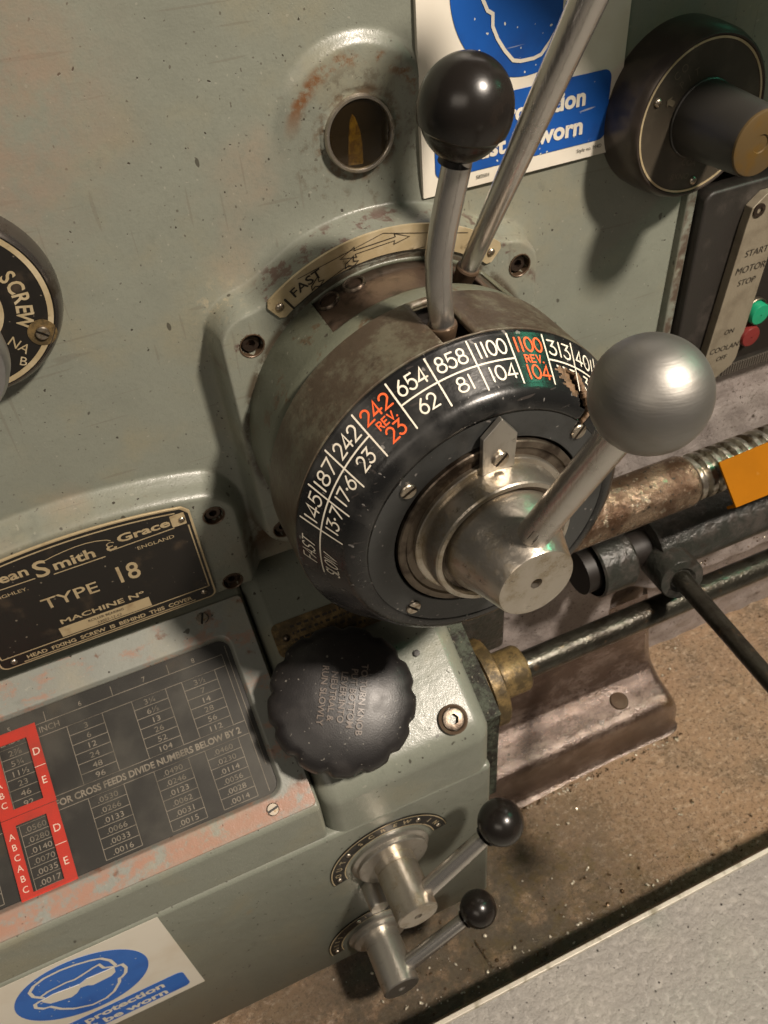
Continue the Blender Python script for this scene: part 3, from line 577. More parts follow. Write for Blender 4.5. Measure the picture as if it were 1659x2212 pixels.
# ------------------------------------------------------------------ selector hub with the big steel ball lever
hub = thing('speed_selector_lever', 'steel ball lever on a stained steel hub at the centre of the speed dial', 'lever', (X0, -.18, Z0 - .05))
MB().lathe([(.170, .0540), (.1790, .0540), (.1796, .0532), (.1796, .0500), (.1890, .0492), (.1950, .0478), (.1960, .0468), (.1960, .0440), (.1946, .0428), (.1925, .0424), (.1925, .030)], AX, 128).build('collar', M['steel_hub'], hub, ang=30)
MB().lathe([(.1927, .0423), (.1927, .0396)], AX, 96).build('groove', M['dark_steel'], hub)
MB().lathe([(.191, .0398), (.1975, .0388), (.2050, .0350), (.2200, .0296), (.2322, .0258), (.2333, .0250), (.2333, .0040), (.2333, .00395), (.2240, .0038), (.2240, .0002)], AX, 128).build('hub', M['steel_hub'], hub, ang=32)
pf = wall(X0, Z0, -.1780)
MB().prism([(-.0095, .0490), (.0122, .0490), (.0135, .0735), (.0032, .0870), (-.0090, .0755)], pf, .0002, .0045).build('pointer', M['steel'], hub, bevel=.0005)
slotted(wall(X0 + .0022, Z0 + .0585, -.1825), .0054, .0020, .75, hub)
ball = Vector((.2052, -.2754, -.2138)); base = Vector((.1865, -.2130, -.3580)); dr = (ball - base).normalized()
MB().tube([base, base + dr * .03, base + dr * .06, ball - dr * .020], [.0100, .0098, .0095, .0092], 40).build('rod', M['steel_rod'], hub, ang=50)
for q_, (da, off) in enumerate(((.030, -.0010), (.028, .0030))):
    c_ = base + dr * da; vw = (Vector((0, -.5, 0)) - c_).normalized(); vw = (vw - dr * vw.dot(dr)).normalized(); sd = dr.cross(vw)
    MB().box(Frame(c_ + vw * .00985 + sd * off * 1., dr, sd), -.0045, .0045, -.00018, .00018, -.0006, .00012 - abs(off) * .1).build('scratch_mark', M['dark'], hub, smooth=False)
MB().lathe([(-.0262, .0080), (-.0258, .0098)] + [(-.0266 * math.cos(t), .0266 * math.sin(t)) for t in np.linspace(.38, PI * .998, 40)], axis_frame(ball, dr), 64).build('ball', M['ball_steel'], hub)

# ------------------------------------------------------------------ black ball lever through the middle ring
lv = thing('black_ball_lever', 'bent steel lever with a large black ball rising from the dial ring', 'lever', (.182, -.12, -.262))
pts = [(.1822, -.1190, -.2630), (.1808, -.1192, -.2440), (.1802, -.1188, -.2270), (.1812, -.1180, -.2110), (.1842, -.1185, -.1950), (.1875, -.1205, -.1780), (.1905, -.1230, -.1610), (.1930, -.1248, -.1450)]
MB().tube(pts, [.0074, .0075, .0077, .0078, .0079, .0079, .0078, .0074], 36).build('rod', M['steel_rod'], lv, ang=60)
d0 = (Vector(pts[1]) - Vector(pts[0])).normalized(); f = axis_frame(Vector(pts[0]), d0)
MB().lathe([(-.010, .0062), (-.002, .0066), (.006, .0086), (.0090, .0092), (.0104, .0088), (.0106, .0070)], f, 32).build('collar', M['rustmix'], lv, ang=30)
slotted(axis_frame(Vector(pts[0]) + Vector((-.001, -.0072, -.001)), (0, -.95, .3)), .0034, .0014, .8, lv, m='socket', name='pivot_screw')
bc = Vector((.1940, -.1255, -.1348)); d1 = (Vector(pts[-1]) - Vector(pts[-3])).normalized()
prof = [(-.0262, .0068), (-.0258, .0090)]
for t in np.linspace(.42, PI * .998, 44):
    h = -.0255 * math.cos(t) + .0004; r = .0240 * math.sin(t)
    if h < -.0085: r -= .0014
    prof.append((h, r))
MB().lathe(prof, axis_frame(bc, d1), 64).build('ball', M['black_ball'], lv, ang=30)

# ------------------------------------------------------------------ long lever
ll = thing('long_steel_lever', 'long plain steel lever rising from the rear slot past the safety sign', 'lever', (.228, -.055, -.262))
a = Vector((.2275, -.0545, -.2690)); c = Vector((.2696, -.1115, -.1019)); d = (c - a)
MB().tube([a + d * k for k in (.07, .35, .7, 1.0, 1.5)], [.0064, .0074, .0086, .0096, .0108], 32).build('rod', M['steel_rod'], ll)
MB().lathe([(-.012, .0064), (.004, .0068), (.010, .0076), (.0125, .0080), (.0138, .0074), (.0139, .004)], axis_frame(a, d), 28).build('collar', M['rustmix'], ll, ang=30)
f = axis_frame(a + d * 1.55, d)
MB().lathe([(-.0235 * math.cos(t), .0235 * math.sin(t)) for t in np.linspace(.3, PI * .998, 24)], f, 40).build('ball', M['black_ball'], ll)

# ------------------------------------------------------------------ safety sign on the headstock
sn = thing('safety_sign', 'white and blue protection sign on the headstock behind the levers', 'sign', (.302, 0, -.2297))
yS = -.0030; fw = wall(.302, -.112, yS)
snp = MB().prism(rrect(.2257 - .302, .3785 - .302, -.2297 + .112, -.112 + .128, .0006, 2), wall(.302, -.112, 0), -.004, .0030).build('panel', M['sign_white'], sn, smooth=False)
b = MB(); b.prism(circ(.0543, 72), fw, .0001, .0004); b.prism(rrect(.2350 - .302, .3690 - .302, -.2192 + .112, -.1735 + .112, .006), fw, .0001, .0005)
b.build('blue_print', M['sign_blue'], snp, smooth=False)
t = MB()
jaw = [(-.036, .020), (-.038, .004), (-.0325, -.0065), (-.0292, -.0129), (-.0255, -.0152), (-.0254, -.022), (-.022, -.0291), (-.0166, -.0367), (-.0102, -.0435), (-.0048, -.0448)]
t.ribbon(jaw + [(-x, y) for x, y in jaw[::-1]], .0022, lambda x, y: fw(x, y, .0008))
t.ribbon(arc(0, .018, .034, .030, 8, 172, 24), .0022, lambda x, y: fw(x, y, .0009))
for sg_ in (1, -1): t.prism(circ(.010, 24, (sg_ * .036, .012)), fw, .0006, .0010)
t.text('Ear protection', .0162, fw.at(0, -.0808), bold=.0006, sx=1.0, lift=.0009); t.text('must be worn', .0162, fw.at(0, -.0997), bold=.0006, sx=1.03, lift=.0009)
t.build('white_print', M['sign_white'], snp, smooth=False)
MB().text('Style no. M4D', .0036, fw.at(.0545, -.1128), lift=.0004).build('small_print', M['print_dark'], snp, smooth=False)
MB().text('583501', .0036, fw.at(-.031, -.1132), lift=.0004).build('small_print', M['print_dark'], snp, smooth=False)

# ------------------------------------------------------------------ maker's plate
npl = thing('name_plate', 'black and brass arched name plate reading TYPE 18 on the headstock pad', 'plate', (-.075, -.02, -.508))
yN = -.0216; fn = wall(0, 0, yN)
R0 = .43; zc = -.3972 - R0
def ztop(x, dz=0.): return zc + math.sqrt((R0 + dz) ** 2 - (x - PADC) ** 2)
def plate_poly(x0, x1, z0, dz, r):
    p = rrect(x0, x1, z0, z0 + .05, r)[:7]
    p += [(x1, ztop(x1 - .006, dz) - .006)] + [(x, ztop(x, dz)) for x in np.linspace(x1 - .005, x0 + .005, 30)] + [(x0, ztop(x0 + .006, dz) - .006)]
    p += rrect(x0, x1, z0, z0 + .05, r)[21:]
    return p
npp = MB().prism(plate_poly(-.1630, .0122, -.5085, 0, .006), fn, 0, .0018).build('plate', M['plate_gold'], npl, bevel=.0004)
MB().prism(plate_poly(-.1612, .0104, -.5068, -.0016, .005), fn, .0017, .0021).build('black_field', M['plate_black'], npp, smooth=False)

MB().prism(rrect(-.1108, -.0395, -.4935, -.4832, .0003, 2), fn, .0020, .0024).build('number_tag', M['plate_gold'], npp, smooth=False)
b = MB(); fT = wall(0, 0, yN - .0021)
for cx_, cz_ in ((.0020, -.4160), (-.1528, -.4160)): b.prism(rrect(cx_ - .0055, cx_ + .0055, cz_ - .0055, cz_ + .0060, .0006, 2), fT, .0000, .0002)
def nt(s, size, x, z, bold=0., sx=1., align='CENTER', space=1.): b.text(s, size, fT.at(x, z), align, bold=bold, sx=sx, lift=.0003, space=space)
nt('ean', .0130, -.1093, -.4200, .0003, 1.15, 'RIGHT'); nt('D', .0160, -.1440, -.4220, .00028, 1.15, 'RIGHT')
nt('S', .0225, -.1010, -.4262, .0003, 1.08); nt('mith', .0132, -.0932, -.4240, .0003, 1.30, 'LEFT'); nt('ε', .0150, -.0500, -.4232, .0003, 1.1)
nt('Grace', .0104, -.0445, -.4185, .0003, 1.55, 'LEFT')
zb = [(x, ztop(x, -.0044)) for x in np.linspace(-.1520, .0010, 30)]
b.ribbon(zb, .0012, lambda x, y: fT(x, y, .00022), cap=0)
for ln in ([(.0080, -.4235), (.0080, -.4950)], [(-.1588, -.4235), (-.1588, -.4950)], [(-.1590, -.4955), (.0082, -.4945)], [(-.1450, -.5052), (-.0060, -.5050)]): b.ribbon(ln, .0010, lambda x, y: fT(x, y, .0002), cap=0)
for ln, w in (([(-.1560, -.4255), (-.1079, -.4255)], .0009), ([(-.0945, -.4275), (-.0569, -.4272)], .0009), ([(-.0519, -.4234), (-.0029, -.4222)], .0009), ([(-.0986, -.4127), (-.0900, -.4108), (-.0813, -.4095), (-.0730, -.4088), (-.0649, -.4089), (-.0580, -.4100), (-.0512, -.4121), (-.0490, -.4139)], .0007)):
    b.ribbon(ln, w, lambda x, y: fT(x, y, .00025))
nt('ENGLAND', .0048, -.0190, -.4314, 0, 1.28); nt('KEIGHLEY.', .0046, -.1290, -.4340, 0, 1.28)
nt('TYPE', .0160, -.0915, -.4590, .0001, 1.20); nt('18', .0245, -.0475, -.4582, .0003, .84)
nt('MACHINE Nº', .0070, -.0745, -.4795, .00015, 1.62)
nt('HEAD  FIXING  SCREW  IS  BEHIND  THIS  COVER', .0056, -.0750, -.5030, .00015, 1.08)
b.build('lettering', M['plate_gold'], npp, smooth=False)
b = MB(); b.text('ROLLER BEARING', .0036, fT.at(-.0745, -.4872), lift=.0006); b.text('33022-12-62', .0038, fT.at(-.0735, -.4922), lift=.0006, shear=.2); b.build('stamped_number', M['print_dark'], npp, smooth=False)
for x, z in ((.0046, -.4165), (.0027, -.4992), (-.1516, -.5012)): rivet(wall(x, z, yN - .002), .0027, .0022, npl)

# ------------------------------------------------------------------ round selector switch on the left
dl = thing('screw_selector_dial', 'round black and gold selector reading SCREW with silver handle', 'dial', (-.0765, 0, -.281))
C = (-.0765, -.2205); f = wall(*C)
MB().lathe([(-.006, .0588), (.006, .0588), (.0125, .0570), (.0165, .0545), (.0172, .0530), (.0162, .0525)], f, 96).build('bezel', M['bezel'], dl)
dlp = MB().lathe([(.0164, .0526), (.0164, .0002)], f, 96).build('plate', M['plate_black'], dl, smooth=False)
b = MB(); b.lathe([(.0166, .0520), (.0168, .0520), (.0168, .0488), (.0166, .0488)], f, 96); b.lathe([(.0166, .0248), (.0168, .0248), (.0168, .0222), (.0166, .0222)], f, 64); b.build('gold_rings', M['brass'], dl, ang=30)
def round_text(b, s, fr, rc, a0, step, size, lift, bold=0., sx=1.):
    for k, ch in enumerate(s):
        a = R_(a0 + step * k); b.text(ch, size, fr.at(rc * math.sin(a), rc * math.cos(a), 0, -a), bold=bold, sx=sx, lift=lift)
b = MB(); round_text(b, 'SCREW', f, .0318, 68, 11.2, .0130, .0168, .0003, .8); round_text(b, 'ENG.', f, .0318, 18, 11, .0130, .0168, .0003, .8)
b.build('lettering', M['brass'], dlp, smooth=False); b = MB()
b.text('NA', .009, f.at(.022, -.0305, 0, -.9), lift=.0168); b.text('B', .0085, f.at(.0215, -.0420, 0, -.5), lift=.0168)
b.build('lettering', M['brass'], dlp, smooth=False)
MB().prism(circ(.0085, 32, (.0398, -.0245)), f, .0166, .0170).build('screw_pad', M['brass_ring'], dl, smooth=False)
slotted(wall(C[0] + .0398, C[1] - .0245, -.0170), .0042, .0018, -.7, dl)
MB().lathe([(.016, .020), (.030, .0205), (.036, .034), (.062, .0375), (.071, .0362), (.0742, .034), (.0742, .0002)], wall(-.0905, -.2225), 72).build('handle', M['silver'], dl)

# ------------------------------------------------------------------ round switch on the right
dr_ = thing('coolant_selector_dial', 'dark round selector with a grey knob and amber end beside the sign', 'dial', (.42, 0, -.27))
C = (.4250, -.2085); f = wall(*C)
MB().lathe([(-.006, .0575), (.012, .0575), (.026, .0565), (.0335, .0542), (.0352, .0525), (.0352, .0515), (.0340, .0508)], f, 96).build('bezel', M['bezel_brown'], dr_)
drp = MB().lathe([(.0342, .0510), (.0342, .0002)], f, 96).build('plate', M['plate_brown'], dr_, smooth=False)
MB().lathe([(.0343, .0506), (.0347, .0506), (.0347, .0492), (.0343, .0492)], f, 96).build('gold_ring', M['brass'], dr_, ang=30)
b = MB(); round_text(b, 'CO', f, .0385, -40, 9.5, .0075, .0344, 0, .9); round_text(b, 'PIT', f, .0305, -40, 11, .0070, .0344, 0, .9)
b.build('lettering', M['shaded_print'], drp, smooth=False); b = MB()
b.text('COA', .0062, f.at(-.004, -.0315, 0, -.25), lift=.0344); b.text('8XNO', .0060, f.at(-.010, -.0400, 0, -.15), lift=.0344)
b.build('lettering', M['shaded_print'], drp, smooth=False); b = MB()
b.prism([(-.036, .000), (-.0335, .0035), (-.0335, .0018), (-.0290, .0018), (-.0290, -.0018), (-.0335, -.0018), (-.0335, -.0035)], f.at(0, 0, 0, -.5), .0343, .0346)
b.build('pointer_arrow', M['shaded_print'], drp, smooth=False)
for a, r in ((-66, .0430), (176, .0440)): p = (C[0] + r * math.sin(R_(a)), C[1] + r * math.cos(R_(a))); rivet(wall(*p, -.0343), .0030, .0022, dr_, name='screw')
MB().lathe([(.034, .0262), (.0360, .0262), (.0366, .0254), (.060, .0240), (.088, .0222), (.0912, .0212)], f, 72).build('knob', M['grey_knob'], dr_)
MB().lathe([(.0905, .0212), (.0925, .0206), (.0930, .0195), (.0930, .0060), (.0922, .0055), (.0922, .0002)], f, 64).build('knob_end', M['knob_end'], dr_)

# ------------------------------------------------------------------ switch box at the right
sb = thing('motor_switch_box', 'black motor switch box with label strip and green and red buttons', 'switch box', (.56, 0, -.49))
fb = wall(0, 0, .004)
MB().prism(rrect(.4755, .66, -.482, -.285, .010), fb, -.09, .006).build('box', M['box'], sb, bevel=.003, seg=3)
MB().prism(rrect(.4640, .4735, -.55, -.26, .002), fb, -.09, -.002).build('edge_strip', M['wall'], sb, bevel=.002)
lab = [(.5309, -.2940), (.5186, -.3036), (.5165, -.318), (.5050, -.4491), (.5195, -.4765), (.5290, -.4700), (.5400, -.4635), (.5440, -.4560), (.5520, -.3300), (.5540, -.305), (.548, -.294)]
lbp = MB().prism(lab[::-1], fb, .0060, .0150).build('label_strip', M['label'], sb, bevel=.0008)
b = MB()
for s, x, z, sz in (('START', .5345, -.3478, .0086), ('MOTOR', .5325, -.3630, .0092), ('STOP', .5315, -.3752, .0082), ('ON', .5262, -.4242, .0072), ('COOLANT', .5275, -.4420, .0080), ('OFF', .5245, -.4525, .0070)):
    MB().text(s, sz, fb.at(x, z), lift=.0154, shear=.15, sx=.98).build('lettering', M['print_dark'], lbp, smooth=False)
MB().prism(rrect(.5440, .63, -.4640, -.320, .012), fb, .0061, .0066).build('button_plate', M['dark'], sb, smooth=False)
for z, nm, x in ((-.4130, 'green_button', .5580), (-.4352, 'red_button', .5535)):
    MB().lathe([(.006, .0105), (.016, .0105), (.0176, .0095), (.0182, .0006)], wall(x, z, .004), 36).build(nm, M[nm], sb)
    MB().lathe([(.006, .0132), (.0100, .0132), (.0108, .0124), (.0100, .0112), (.006, .0112)], wall(x, z, .004), 36).build('button_ring', M['dark_steel'], sb)
socket(wall(.5255, -.3065, -.0115), .0058, .0010, sb, name='screw')
b = MB()
for k in range(40): b.box(wall(.540 + k * .003, -.4745, -.0025), -.0010, .0010, -.006, .004, 0, .0012)
b.box(fb, .535, .66, -.481, -.4698, .0055, .0062)
b.build('ribbed_trim', M['mesh_strip'], sb, smooth=False)

# ------------------------------------------------------------------ feed gearbox
gb = thing('feed_gearbox', 'grey green feed gearbox with sloping top and rounded front below the headstock', 'gearbox', (-.05, -.165, -1.0))
def extr(profile, x0, x1, name, m, parent, bev, seg=5):
    # profile in (y, z), counter clockwise seen from +x
    f = Frame((0, 0, 0), (0, 1, 0), (0, 0, 1)); n = len(profile)       # n = +x
    return MB().prism(profile, f, x0, x1).build(name, m, parent, bevel=bev, seg=seg, ang=50)
ZL = -.7050
pt = lambda s, off=0.: tuple((P0 + EU * s + EN * off)[1:3])
extr([(.07, ZL + .0006), (-.1650, ZL + .0006), pt(0), pt(.21), (.07, pt(.21)[1])], -.42, .0340, 'left_casting', M['paint'], gb, .004)
extr([(.07, -.95), (-.1649, -.95), (-.1649, pt(-.002, .0075)[1] - .001), pt(.205, .0075), (.07, pt(.205, .0075)[1])], .0345, .2000, 'right_casting', M['paint'], gb, .0165, 7)
extr([(.02, -1.004), (-.1600, -1.004), (-.1655, -.997), (-.1655, ZL - .0006), (.02, ZL - .0006)], -.42, .1985, 'lower_casting', M['paint'], gb, .0055, 5)
extr([(.07, -.80), (-.1500, -.80), (-.1500, pt(0)[1]), pt(.010, -.006), pt(.205, -.006), (.07, pt(.205, -.006)[1])], .1900, .2140, 'side_flange', M['grime'], gb, .004, 3)
socket(panel(.1675, .0235, .0075), .0098, .0016, gb, rot=.6, m='dark_steel')
MB().lathe([(-.002, .0133), (.0005, .0133), (.0009, .0120), (.0002, .0104), (-.001, .0100)], panel(.1675, .0235, .0075), 36).build('screw_seat', M['rustmix'], gb)
MB().lathe([(.0002, .0002), (.0003, .0020), (.0001, .0030)], panel(.1600, .0890, .0077), 20).build('oil_hole', M['dark'], gb)

# ------------------------------------------------------------------ thread chart
ch = thing('thread_feed_chart', 'framed dark threading chart with red band under scratched clear cover', 'chart', (-.15, -.15, -.645))
ox0, ox1, os0, os1 = -.36, .0315, .0040, .1960; ix0, ix1, is0, is1 = -.345, .0075, .0262, .1640
f = panel(0, 0, .0004)
b = MB(); po = rrect(ox0, ox1, os0, os1, .004); pi_ = rrect(ix0, ix1, is0, is1, .010); n_ = len(po)
hA, hB = -.002, .0075
ps2 = rrect(ix0 - .0030, ix1 + .0030, is0 - .0030, is1 + .0030, .012)
vs = [f(x, y, hA) for x, y in po] + [f(x, y, hB) for x, y in po] + [f(x, y, hB) for x, y in ps2] + [f(x, y, hB - .0050) for x, y in pi_] + [f(x, y, hA) for x, y in pi_]
fs = []
for r0 in range(4):
    for k in range(n_): k2 = (k + 1) % n_; fs.append((r0 * n_ + k, r0 * n_ + k2, (r0 + 1) * n_ + k2, (r0 + 1) * n_ + k))
b.add(vs, fs).build('frame', M['frame_paint'], ch, ang=30, bevel=.0012)
fc = panel(0, 0, .0010)
chp = MB().prism(rrect(ix0, ix1, is0, is1, .008), fc, -.001, .0003).build('chart_plate', M['chart_black'], ch, smooth=False)
ln = MB(); tx = MB(); tl = MB()
def hl(x0, x1, s, w=.0005): ln.ribbon([(x0, s), (x1, s)], w, lambda x, y: fc(x, y, .0005), cap=0)
def vl(x, s0, s1, w=.0005): ln.ribbon([(x, s0), (x, s1)], w, lambda x, y: fc(x, y, .00055), cap=0)
UP, LO, MIDT, MIDB = .1412, .0290, .0911, .0798
ups = {-.124: ['3', '6', '12', '24', '48', '96'], -.0695: ['3¼', '6½', '13', '26', '52', '104'], -.0258: ['3½', '7', '14', '28', '56', '112'], -.182: ['2⅞', '5¾', '11½', '23', '46', '92'], -.2300: ['2¾', '5½', '11', '22', '44', '88']}
los = {-.124: ['.0530', '.0266', '.0133', '.0066', '.0033', '.0016'], -.0695: ['.0490', '.0246', '.0123', '.0062', '.0031', '.0015'], -.0258: ['.0460', '.0230', '.0114', '.0056', '.0028', '.0014'], -.182: ['.0560', '.0280', '.0140', '.0070', '.0035', '.0017'], -.2300: ['.0580', '.0290', '.0145', '.0072', '.0036', '.0018']}
for cx_ in ups:
    hw = .0147 if cx_ > -.15 else .0118
    for x in (cx_ - hw, cx_ + hw): vl(x, MIDT, UP); vl(x, LO, MIDB)
    for k in range(7): hl(cx_ - hw, cx_ + hw, UP - (UP - MIDT) * k / 6); hl(cx_ - hw, cx_ + hw, MIDB - (MIDB - LO) * k / 6)
    tx = MB(); tl = MB()
    for k in range(6):
        tx.text(ups[cx_][k], .0064, fc.at(cx_, UP - (UP - MIDT) * (k + .80) / 6), lift=.0005, sx=1.3)
        tl.text(los[cx_][k], .0062, fc.at(cx_, MIDB - (MIDB - LO) * (k + .80) / 6), lift=.0005, sx=1.25)
    tx.build('thread_figures', M['chart_line'], chp, smooth=False); tl.build('feed_figures', M['chart_line'], chp, smooth=False)
for s in (MIDT, MIDB, UP, .1515): hl(-.33, -.0010, s)
vl(-.0010, LO, .1515); vl(.0035, .05, .158)
ts = MB(); ts.text('FOR CROSS FEEDS DIVIDE NUMBERS BELOW BY 2', .0076, fc.at(-.0070, .0826), 'RIGHT', bold=.0002, sx=.93, lift=.0005)
for i, x in enumerate((-.182, -.124, -.0695, -.0258)): MB().text(str(5 + i), .0060, fc.at(x, .1535), lift=.0005).build('column_number', M['chart_line'], chp, smooth=False)
MB().text('THREADS PER INCH', .0070, fc.at(-.1430, .1440), 'RIGHT', lift=.0005).build('column_heading', M['chart_line'], chp, smooth=False)
for x in (-.1530, -.0970, -.0480): vl(x, .1515, .160)
ln.build('ruling', M['chart_line'], chp, smooth=False)
ts.build('instruction_line', M['chart_line'], chp, smooth=False)
fr2 = panel(0, 0, .0046); b = MB()
def frame_poly(x0, x1, s0, s1, hx0, hx1, h0, h1):
    for q in ((x0, x1, h1, s1), (x0, x1, s0, h0), (x0, hx0, h0, h1), (hx1, x1, h0, h1)): b.box(fr2, *q, 0, .0004)
frame_poly(-.2050, -.1610, .0880, .1535, -.1935, -.1700, .0935, .1445); frame_poly(-.2050, -.1615, .0240, .0876, -.1952, -.1712, .0290, .0812)
rbp = b.build('red_band', M['chart_red'], ch, smooth=False)
for s, x, z in (('D', -.1655, .1280), ('E', -.1655, .1040), ('D', -.1662, .0650), ('E', -.1665, .0385)): MB().text(s, .0085, fr2.at(x, z), lift=.0006).build('white_letter', M['chart_white'], rbp, smooth=False)
for k, s in enumerate('ABCABC'):
    
    MB().text(s, .0070, fr2.at(-.1992, .1365 - k * .0080), lift=.0006).build('white_letter', M['chart_white'], rbp, smooth=False); MB().text(s, .0070, fr2.at(-.2000, .0715 - k * .0082), lift=.0006).build('white_letter', M['chart_white'], rbp, smooth=False)
for s, x in ((.1187, -.1655), (.0552, -.1664)): MB().ribbon([(x - .0045, s), (x + .0042, s)], .0005, lambda x, y: fr2(x, y, .0007), cap=0).build('white_line', M['chart_white'], rbp, smooth=False)
MB().prism(rrect(ix0, ix1, is0, is1, .009), panel(0, 0, .0060), 0, .0001, cap0=False).build('clear_cover', M['perspex'], ch, smooth=False)
for x, s, rt in ((-.0035, .0143, .2), (-.0062, .1865, 1.2), (-.25, .0143, .5), (-.25, .1865, .9)): slotted(panel(x, s, .0080), .0052, .0016, rt, ch)

# ------------------------------------------------------------------ brass instruction plate behind the knob
ip = thing('instruction_plate', 'small dim brass instruction plate behind the scalloped knob', 'plate', (.095, -.035, -.575))
f = panel(.0965, .1430, .0080)
ipp = MB().prism(rrect(-.0510, .0510, -.0155, .0155, .006), f, -.001, .0012).build('plate', M['brass_ring'], ip, bevel=.0003)
b = MB()
rw = random.Random(5)
for k in range(4):      # worn, unreadable rows
    x = -.034
    while x < .034: l_ = rw.uniform(.0015, .005); b.ribbon([(x, .0085 - k * .0062), (x + l_, .0085 - k * .0062)], .0022, lambda X, Y: f(X, Y, .0014), cap=0); x += l_ + rw.uniform(.0008, .003)
b.build('worn_print', M['print_dark'], ipp, smooth=False)
for x in (-.0405, .0405): rivet(f.at(x, .0005, .001), .0034, .0028, ip, 'dark_steel')

# ------------------------------------------------------------------ scalloped selector knob
kn = thing('scalloped_knob', 'big black scalloped knob with raised warning lettering on the gearbox slope', 'knob', (.0795, -.0995, -.61))
fk = panel(.0790, .0735, .0075)
seg = 312; NS = 13; vs = []; fs = []
def krad(a):
    t = (a * NS / (2 * PI)) % 1.; d = abs(t - .5) * 2; d = 1 - d      # 0 at lobes, 1 at notch centre
    w = .50; q = max(0., (d - (1 - w)) / w); return .0622 - .0030 * (q * q * (3 - 2 * q))
prof = [(h_ * 1.3 + .002, q_) for h_, q_ in [(.004, .86), (.008, .955), (.0105, 1.), (.0240, 1.), (.0285, .985), (.0312, .955), (.0335, .90), (.0352, .82), (.0370, .70), (.0385, .54), (.0396, .34), (.0401, .15), (.0402, .01)]]
for h, q in prof:
    for k in range(seg):
        a = 2 * PI * k / seg + .12; u_ = min(1., max(0., (q - .88) / .10)); r = q * (.0622 * (1 - u_) + krad(a) * u_)
        vs.append(fk(r * math.cos(a), r * math.sin(a), h))
fs = [(i * seg + k, i * seg + (k + 1) % seg, (i + 1) * seg + (k + 1) % seg, (i + 1) * seg + k) for i in range(len(prof) - 1) for k in range(seg)]
gp = MB().add(vs, fs).build('grip', M['knob'], kn, ang=60)
MB().lathe([(0, .040), (.009, .040)], fk, 40).build('shaft', M['dark_steel'], kn)
b = MB(); ft = fk.at(0, 0, 0, R_(-118))
def dome(r):
    q = r / .0622
    for (h0, q0), (h1, q1) in zip(prof[:-1], prof[1:]):
        if q1 <= q <= q0 and q0 > q1: return h0 + (h1 - h0) * (q0 - q) / (q0 - q1)
    return prof[-1][0]
for k, s in enumerate(('TO TURN KNOB', 'PUT BOTTOM', 'LEVER INTO', 'NEUTRAL &', 'RUN SLOWLY')):
    b.text(s, .0076, None, ext=.0008, sx=1.0, bold=.0001, mp=lambda x, y, z, k=k: (lambda X, Y: ft(X, Y, dome(math.hypot(X, Y)) + .0002 + z))(x + .000, y + .0115 - k * .0080))
b.build('raised_lettering', M['knob_text'], gp, smooth=False)

# ------------------------------------------------------------------ safety sticker on the gearbox front
st = thing('safety_sticker', 'white sticker with blue eye protection symbol on the gearbox front', 'sticker', (-.2055, -.166, -.88))
fs_ = wall(-.2055, -.769, -.1658); b = MB()
stp = MB().prism([(-.0842, -.1092), (.0841, -.1092), (.0825, .0622), (-.0838, .0618)], fs_, 0, .0003).build('backing', M['sign_white'], st, smooth=False)
b.prism(circ(.0555, 72), fs_, .0003, .0005); b.prism(rrect(-.0730, .0725, -.0985, -.0622, .006), fs_, .0003, .0005); b.build('blue_print', M['sticker_blue'], stp, smooth=False)
b = MB(); F_ = lambda x, y: fs_(x, y, .0008)
b.ribbon([(-.0305, .0122), (-.0351, .0227), (-.0346, .0328), (-.0283, .0411), (-.0177, .0465), (-.0042, .0477), (.0071, .0455), (.019, .041), (.0264, .036), (.0309, .0249), (.0316, .0121)], .0029, F_)
b.ribbon([(-.0311, .0167), (-.0238, .0202), (-.0076, .0216), (-.0015, .0198), (.0086, .023), (.0164, .026), (.0219, .027), (.0228, .0172), (.0309, .0096)], .0026, lambda x, y: fs_(x, y, .0009))
b.prism([(-.0334, .009), (-.0225, .0111), (-.0016, .0068), (.0059, .0111), (.0297, .0095), (.0278, -.0003), (.0231, -.0043), (.0062, -.0057), (.0027, -.0012), (-.0028, .0001), (-.0081, -.0068), (-.0137, -.0097), (-.03, -.0037), (-.0335, .0055)][::-1], fs_, .0004, .0010)
b.ribbon([(-.0345, .0089), (-.0394, .0071), (-.041, .0002), (-.0372, -.0079), (-.0322, -.0099), (-.0277, -.0235), (-.0199, -.0351), (-.0063, -.0444), (.0061, -.0436), (.0152, -.0377), (.0242, -.0242), (.0265, -.0165), (.0289, -.0163), (.0334, -.0116), (.0368, -.002), (.0361, .0076), (.0317, .0085)], .0029, lambda x, y: fs_(x, y, .0007))
b.text('Eye protection', .0172, fs_.at(0, -.0775), bold=.0006, lift=.0008, sx=1.02); b.text('must be worn', .0172, fs_.at(0, -.0945), bold=.0006, lift=.0008, sx=1.05)
b.build('white_print', M['sign_white'], stp, smooth=False)

